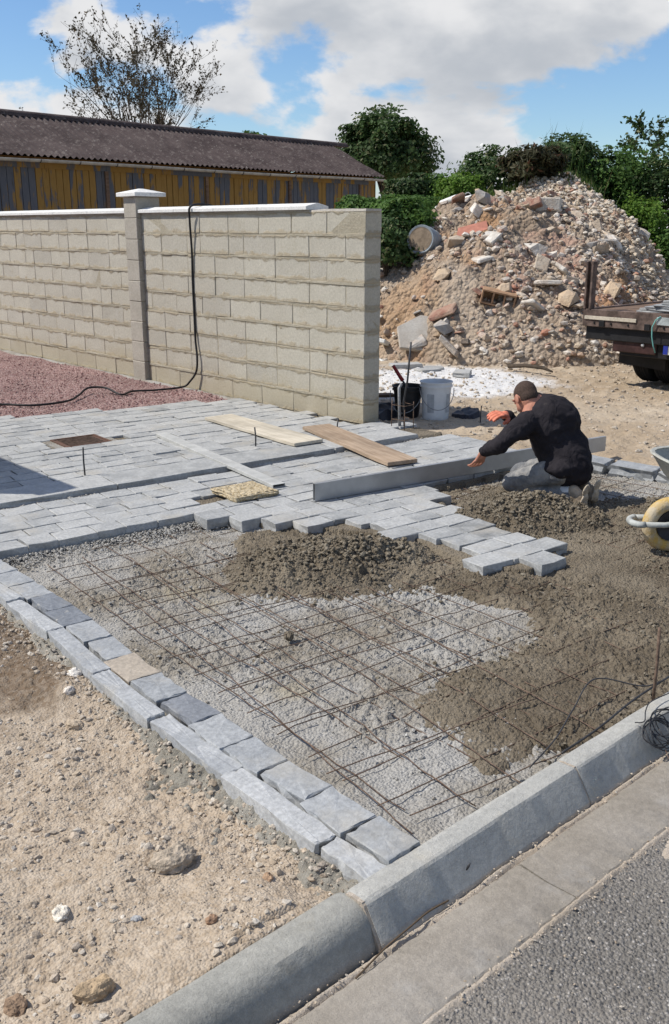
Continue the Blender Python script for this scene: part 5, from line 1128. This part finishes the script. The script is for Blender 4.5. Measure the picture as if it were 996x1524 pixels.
# ------------------------------------------------------------------ wheelbarrow
def barrow():
    ang = math.atan2(-.60, .80)           # from wheel to handles
    t = empty('wheelbarrow', (4.985, 2.585, -.06), ang, label='mortar-splashed wheelbarrow with a yellow wheel', cat='wheelbarrow')
    yel = NT('yellow_tyre'); yel.done(yel.mix(yel.mr(yel.noise(7, 5, .65), .4, .62), (.52, .34, .09), (.47, .40, .29)), .8, yel.bump(yel.noise(60, 5, .7), .006)); yel = yel.m; gl = simple('mortared_steel', (.36, .37, .35), .6, .25, 14); dk = simple('rim_dark', (.03, .03, .035), .5, .3); tr = m_conc('mortared_tray', (.30, .30, .27), (.42, .42, .38), (.24, .21, .16), .5)
    M = Matrix.Translation((.02, 0, .165)) @ Matrix.Rotation(math.pi / 2, 4, 'X')
    prof = [(.122 + .042 * math.cos(a), .042 * math.sin(a)) for a in np.linspace(0, 2 * math.pi, 15)]
    wh = MB().lathe(prof, 44, M).build('wheel', yel, t, smooth=True)
    MB().lathe([(0, -.02), (.055, -.02), (.08, -.033), (.09, -.037), (.09, .037), (.08, .033), (.055, .02), (0, .02)], 30, M).build('rim', dk, wh, smooth='auto'); MB().lathe([(0, -.06), (.02, -.06), (.02, .06), (0, .06)], 14, M).build('hub', gl, wh, smooth='auto')
    for s in (-1, 1):
        MB().tube([(1.35, s * .29, .56), (1.0, s * .27, .46), (.55, s * .20, .32), (.1, s * .085, .20), (-.05, s * .08, .185), (-.16, s * .075, .19)], .016, 9).build('handle_tube', gl, t, smooth=True)
        MB().tube([(1.35, s * .29, .56), (1.22, s * .283, .523)], .021, 9).build('grip', dk, t, smooth=True)
        MB().tube([(.62, s * .21, .34), (.78, s * .24, .02), (.95, s * .24, .02), (1.02, s * .27, .46)], .014, 8).build('leg', gl, t, smooth=True)
    MB().tube([(-.16 - .055 * math.sin(a), .075 * math.cos(a), .19 - .004 * math.sin(a)) for a in np.linspace(0, math.pi, 11)], .019, 9).build('nose_guard', gl, t, smooth=True)
    def ring(x0, x1, hw, z, zf=0, n=28, p=3.2):
        o = []
        for j in range(n):
            a = 2 * math.pi * j / n; c, s = math.cos(a), math.sin(a); x = (x0 + x1) / 2 + (x1 - x0) / 2 * math.copysign(abs(c) ** (2 / p), c); y = hw * math.copysign(abs(s) ** (2 / p), s); k = (x1 - x) / (x1 - x0); o.append(Vector((x, y, z + zf * k)))
        return o
    rs = [ring(-.06, .95, .33, .50, .05), ring(-.055, .945, .325, .51, .05), ring(-.075, .965, .345, .515, .05), ring(-.08, .97, .348, .505, .05), ring(-.068, .955, .337, .495, .05), ring(.0, .88, .30, .41, .03), ring(.13, .78, .24, .30, .0), ring(.17, .74, .2, .285, 0)]
    rs = [ring(.18, .73, .19, .295, 0), ring(.14, .77, .232, .31, 0), ring(.01, .87, .292, .415, .03)] + rs
    MB().rings(rs, (True, True)).build('tray', tr, t, smooth='auto')
    for x in (.3, .62): MB().box(x - .015, x + .015, -.2, .2, .265, .288).build('cross_brace', gl, t)
barrow()

# ------------------------------------------------------------------ worker
def worker():
    skin = simple('skin', (.37, .17, .115), .55, .12, 20); jm = NT('dark_jacket'); f = jm.noise(7, 5, .6, jm.map(jm.pos, (1, 1, 2))); c = jm.mix(f, (.015, .0135, .016), (.034, .030, .034)); du = jm.noise(14, 6, .7); c = jm.mix(jm.mr(du, .62, .75, 0, .35), c, (.16, .14, .115)); jm.done(c, .9, jm.bump(jm.noise(9, 4, .5, jm.map(jm.pos, (1.2, 1.2, .7)), 1.0), .03, .8)); jm.b.inputs['Specular IOR Level'].default_value = .1; jm = jm.m
    dn = NT('dusty_jeans'); f = dn.noise(12, 5, .65); c = dn.mix(dn.mr(f, .3, .7), (.12, .125, .135), (.30, .29, .275)); dn.done(c, .9, dn.bump(dn.noise(20, 5, .6), .02)); dn = dn.m
    hr = simple('cropped_hair', (.065, .042, .032), .8, .4, 120, 0, .004, 400); glv = simple('orange_glove', (.62, .20, .12), .6, .12, 20); shm = simple('work_shoe', (.36, .29, .21), .8, .3, 20); wh = simple('pale_sock', (.62, .62, .60), .85)
    J = dict(pelvis=(5.41, 3.565, .20), waist=(5.43, 3.615, .33), chest=(5.39, 3.70, .49), neck=(5.345, 3.80, .60), head=(5.315, 3.862, .640), shL=(5.185, 3.745, .51), elL=(4.985, 3.795, .375), wrL=(5.05, 3.985, .285), shR=(5.54, 3.85, .49), elR=(5.60, 4.07, .33), wrR=(5.47, 4.12, .46),
             hipL=(5.295, 3.55, .19), kneeL=(5.255, 3.88, .05), ankL=(5.325, 3.47, .03), hipR=(5.50, 3.62, .19), kneeR=(5.50, 4.00, .05), ankR=(5.50, 3.50, .03))
    J = {k: Vector(v) for k, v in J.items()}
    base = Vector((5.40, 3.68, -.06)); rel = lambda p: Vector(p) - base
    def cap(mb, a, b, ra, rb, n=14, fl=1.0, flax=None):
        a, b = Vector(a), Vector(b); d = b - a; L = d.length; d.normalize(); rs = []; x = d.orthogonal().normalized()
        if flax is not None: x = (Vector(flax) - d * Vector(flax).dot(d)).normalized()
        y = d.cross(x)
        prof = [(-math.cos(q) * ra, math.sin(q) * ra) for q in np.linspace(.12, math.pi / 2, 5)] + [(L * k, ra + (rb - ra) * k) for k in (.25, .5, .75)] + [(L + math.sin(q) * rb, math.cos(q) * rb) for q in np.linspace(0, math.pi / 2 - .12, 5)]
        for h, r in prof: rs.append([a + d * h + (x * math.cos(p) * r + y * math.sin(p) * r * fl) for p in [2 * math.pi * j / n for j in range(n)]])
        mb.rings(rs)
    def ell(mb, c, r, M=None, n=16):
        c = Vector(c); rs = []
        for q in np.linspace(.1, math.pi - .1, 11): rs.append([c + ((M or Matrix.Identity(3)) @ Vector((r[0] * math.sin(q) * math.cos(p), r[1] * math.sin(q) * math.sin(p), -r[2] * math.cos(q)))) for p in [2 * math.pi * j / n for j in range(n)]])
        mb.rings(rs)
    def solid(name, mb, mat, vox, sm, parent, disp=None, **k):
        m0 = mb.mesh(name); o = bpy.data.objects.new(name, m0); COL.objects.link(o); md = o.modifiers.new('r', 'REMESH'); md.mode = 'VOXEL'; md.voxel_size = vox; s2 = o.modifiers.new('s', 'SMOOTH'); s2.factor = .5; s2.iterations = sm
        dg = bpy.context.evaluated_depsgraph_get(); m = bpy.data.meshes.new_from_object(o.evaluated_get(dg)); bpy.data.objects.remove(o); m.materials.clear()
        if disp:
            n = len(m.vertices); co = np.zeros(n * 3, np.float32); m.vertices.foreach_get('co', co); co = co.reshape(-1, 3); no = np.zeros(n * 3, np.float32); m.vertices.foreach_get('normal', no); no = no.reshape(-1, 3); co = co + no * disp(co)[:, None]; m.vertices.foreach_set('co', co.astype(np.float32).ravel())
        m.polygons.foreach_set('use_smooth', np.ones(len(m.polygons), bool)); m.update(); return link(name, m, mat, parent, **k)
    fwd = Vector((.30, .80, -.68)).normalized()     # where the face looks
    side = fwd.cross(Vector((0, 0, 1))).normalized(); upv = side.cross(fwd).normalized()   # side = his right
    HM = Matrix((side, fwd, upv)).transposed(); H = rel(J['head'])
    def hp(x, y, z): return H + HM @ Vector((x, y, z))
    b = MB()   # body: head with face, neck, torso core, arms, hands
    ell(b, hp(0, -.012, .02), (.074, .092, .088), HM); ell(b, hp(0, .03, -.035), (.058, .062, .062), HM); ell(b, hp(0, .055, -.072), (.035, .03, .026), HM)
    cap(b, hp(0, .09, -.005), hp(0, .108, -.03), .011, .016); ell(b, hp(0, .082, -.058), (.024, .014, .009), HM); ell(b, hp(0, .078, .026), (.055, .02, .013), HM)
    for s in (-1, 1): ell(b, hp(s * .077, -.012, -.012), (.009, .02, .033), HM, 10); ell(b, hp(s * .030, .083, .006), (.013, .008, .008), HM, 8)
    cap(b, rel(J['neck']) + Vector((.03, -.05, -.05)), hp(0, -.03, -.04), .062, .056); cap(b, rel(J['chest']), rel(J['neck']), .10, .08); cap(b, rel(J['waist']), rel(J['chest']), .11, .12); cap(b, rel(J['pelvis']), rel(J['waist']), .11, .11)
    for sd_ in 'LR': cap(b, rel(J['neck']), rel(J['sh' + sd_]), .07, .05); cap(b, rel(J['sh' + sd_]), rel(J['el' + sd_]), .047, .037); cap(b, rel(J['el' + sd_]), rel(J['wr' + sd_]), .037, .026); cap(b, rel(J['pelvis']), rel(J['hip' + sd_]), .08, .08); cap(b, rel(J['hip' + sd_]), rel(J['knee' + sd_]), .075, .05); cap(b, rel(J['knee' + sd_]), rel(J['ank' + sd_]), .05, .036)
    def hand(mb, w, d, palm_n, k=1., curl=.6, out=0):
        d = Vector(d).normalized(); n = (Vector(palm_n) - d * Vector(palm_n).dot(d)).normalized(); s = d.cross(n)
        w = Vector(w); c = w + d * .045 * k; cap(mb, w, w + d * .03, .026 * k + out, .026 * k + out)
        for q in (-.027, -.009, .009, .027): cap(mb, w + s * q * .7 * k + d * .012, c + s * q * k + d * .03 * k, .014 * k + out, .0115 * k + out, 8)
        for q, L in ((-.036, .054), (-.012, .068), (.012, .073), (.036, .064)):
            p = c + s * q * k + d * .03 * k; dd = d
            for seg, rr in ((.45, .0088), (.32, .0082), (.25, .0074)):
                dd = (dd + n * curl * .75).normalized(); e = p + dd * L * seg * 1.25 * k; cap(mb, p, e, rr * k + out, rr * .95 * k + out, 8); p = e
        p = w + s * .024 * k + d * .012 * k + n * .006; e = p + (d * .6 + s * .65 + n * .45).normalized() * .042 * k; cap(mb, p, e, .0125 * k + out, .011 * k + out, 8); cap(mb, e, e + (d * .85 + n * .5 + s * .1).normalized() * .032 * k, .011 * k + out, .009 * k + out, 8)
    hd = Vector((5.03, 4.10, .175)) - J['wrL']; hand(b, rel(J['wrL']), (.01, .12, -.22), (.2, .8, .35), 1.1, .42)
    root = solid('person', b, skin, .0042, 2, None, label='kneeling worker in dark jacket and grey jeans setting the straightedge', cat='person'); root.location = base
    # hair cap: scalp cropped short
    h = MB(); ell(h, hp(0, -.016, .026), (.0752, .0925, .0855), HM, 20); ell(h, hp(0, -.045, -.012), (.066, .062, .058), HM, 16)
    ho = solid('hair', h, hr, .006, 2, root)
    # drop the part of the cap over the face
    bm = bmesh.new(); bm.from_mesh(ho.data); Hi = HM.transposed(); kill = [v for v in bm.verts if (lambda q: q.y > .048 + .25 * max(0, q.z - .02) and q.z < .085 or q.z < -.052 or (q.z < -.01 and q.y > .0))(Hi @ (v.co - H))]; bmesh.ops.delete(bm, geom=kill, context='VERTS'); bm.to_mesh(ho.data); bm.free()
    e = MB()
    for s in (-1, 1): ell(e, hp(s * .030, .089, .006), (.008, .004, .0045), HM, 8)
    e.build('eyes', simple('eye_dark', (.03, .025, .02), .3), root, smooth=True)
    # jacket
    j = MB(); cap(j, rel(J['pelvis']) + Vector((.0, -.02, .02)), rel(J['waist']), .178, .182, 20, .86, (1, -.2, 0)); cap(j, rel(J['waist']) + Vector((-.02, .02, 0)), rel(J['chest']) + Vector((0, 0, 0)), .182, .198, 20, .84, (1, -.2, 0)); cap(j, rel(J['chest']) + Vector((.0, -.0, 0)), rel(J['neck']) + Vector((.02, -.03, -.035)), .185, .10, 20, .85, (1, .3, 0)); ell(j, rel(J['pelvis']) + Vector((.0, -.03, -.03)), (.17, .15, .115)); ell(j, rel(J['chest']) + Vector((.03, -.04, -.02)), (.19, .15, .15))
    for sd_ in 'LR':
        cap(j, rel(J['chest']) * .5 + rel(J['neck']) * .5 + Vector((0, 0, -.05)), rel(J['sh' + sd_]), .105, .082); cap(j, rel(J['sh' + sd_]), rel(J['el' + sd_]), .080, .062); w_ = rel(J['wr' + sd_]); el = rel(J['el' + sd_]); cap(j, el, el + (w_ - el) * .93, .062, .044)
    cap(j, rel(J['neck']) + Vector((.025, -.04, -.03)), rel(J['neck']) + Vector((.0, .005, .015)), .085, .078)
    def wr(co): x, y, z = co[:, 0], co[:, 1], co[:, 2]; t_ = (x - y) * 3 + z * 16 + 1.6 * fbm(x * 5, y * 5, 2, seed=263, z=z * 5); return 1.35 * (.009 * np.sin(t_) * fbm(x * 4, y * 4, 2, seed=264, z=z * 4) * 2.2 + .010 * fbm(x * 8 + z * 5, y * 8 - z * 7, 3, seed=261, z=z * 12) + .009 * np.abs(fbm(x * 11, y * 11, 2, seed=262, z=z * 15)) - .006).astype(np.float32)
    ell(j, rel(J['hipL']) + Vector((.025, -.005, .022)), (.135, .125, .095))
    solid('jacket', j, jm, .0075, 5, root, disp=wr)
    # jeans
    q = MB(); ell(q, rel(J['pelvis']) + Vector((0, 0, -.03)), (.15, .14, .11))
    for sd_ in 'LR': cap(q, rel(J['hip' + sd_]), rel(J['knee' + sd_]) + Vector((0, 0, .012)), .098, .070); cap(q, rel(J['knee' + sd_]), rel(J['ank' + sd_]), .066, .052); ell(q, rel(J['knee' + sd_]) + Vector((0, .01, 0)), (.07, .07, .068))
    solid('jeans', q, dn, .009, 4, root, disp=lambda c: (.008 * fbm(c[:, 0] * 14, c[:, 1] * 14, 3, seed=271, z=c[:, 2] * 14)).astype(np.float32))
    for sd_, dd in (('L', Vector((.02, -.10, .025))), ('R', Vector((-.01, -.12, .03)))):
        a = rel(J['ank' + sd_]); s = MB(); cap(s, a + Vector((0, .03, .02)), a + dd * .35, .045, .046); cap(s, a + dd * .3 + Vector((0, 0, .03)), a + dd * .75 + Vector((0, -.02, -.055)), .042, .036); ell(s, a + dd * .62 + Vector((0, .0, -.02)), (.042, .05, .06)); solid('shoe', s, shm, .006, 3, root)
        k = MB(); hv = dd.normalized(); c0 = a + dd * .98 + Vector((0, -.012, .0)); Ms = Matrix.Rotation(R(14), 3, 'X'); ell(k, c0 + Vector((0, -.004, .028)), (.036, .012, .048), Ms); ell(k, c0 + Vector((0, .004, -.042)), (.042, .012, .05), Ms); solid('sole', k, simple('shoe_sole', (.42, .36, .28), .85, .3, 30), .005, 2, root)
        ck = MB(); cap(ck, a + Vector((0, .06, .02)), a + Vector((0, .01, .022)), .047, .046); solid('sock', ck, wh, .006, 2, root)
    g_ = MB(); hand(g_, rel(J['wrR']), Vector((-.35, .03, .10)), (-.2, .2, -.8), 1.12, .5, .003); solid('glove', g_, glv, .005, 2, root)
worker()
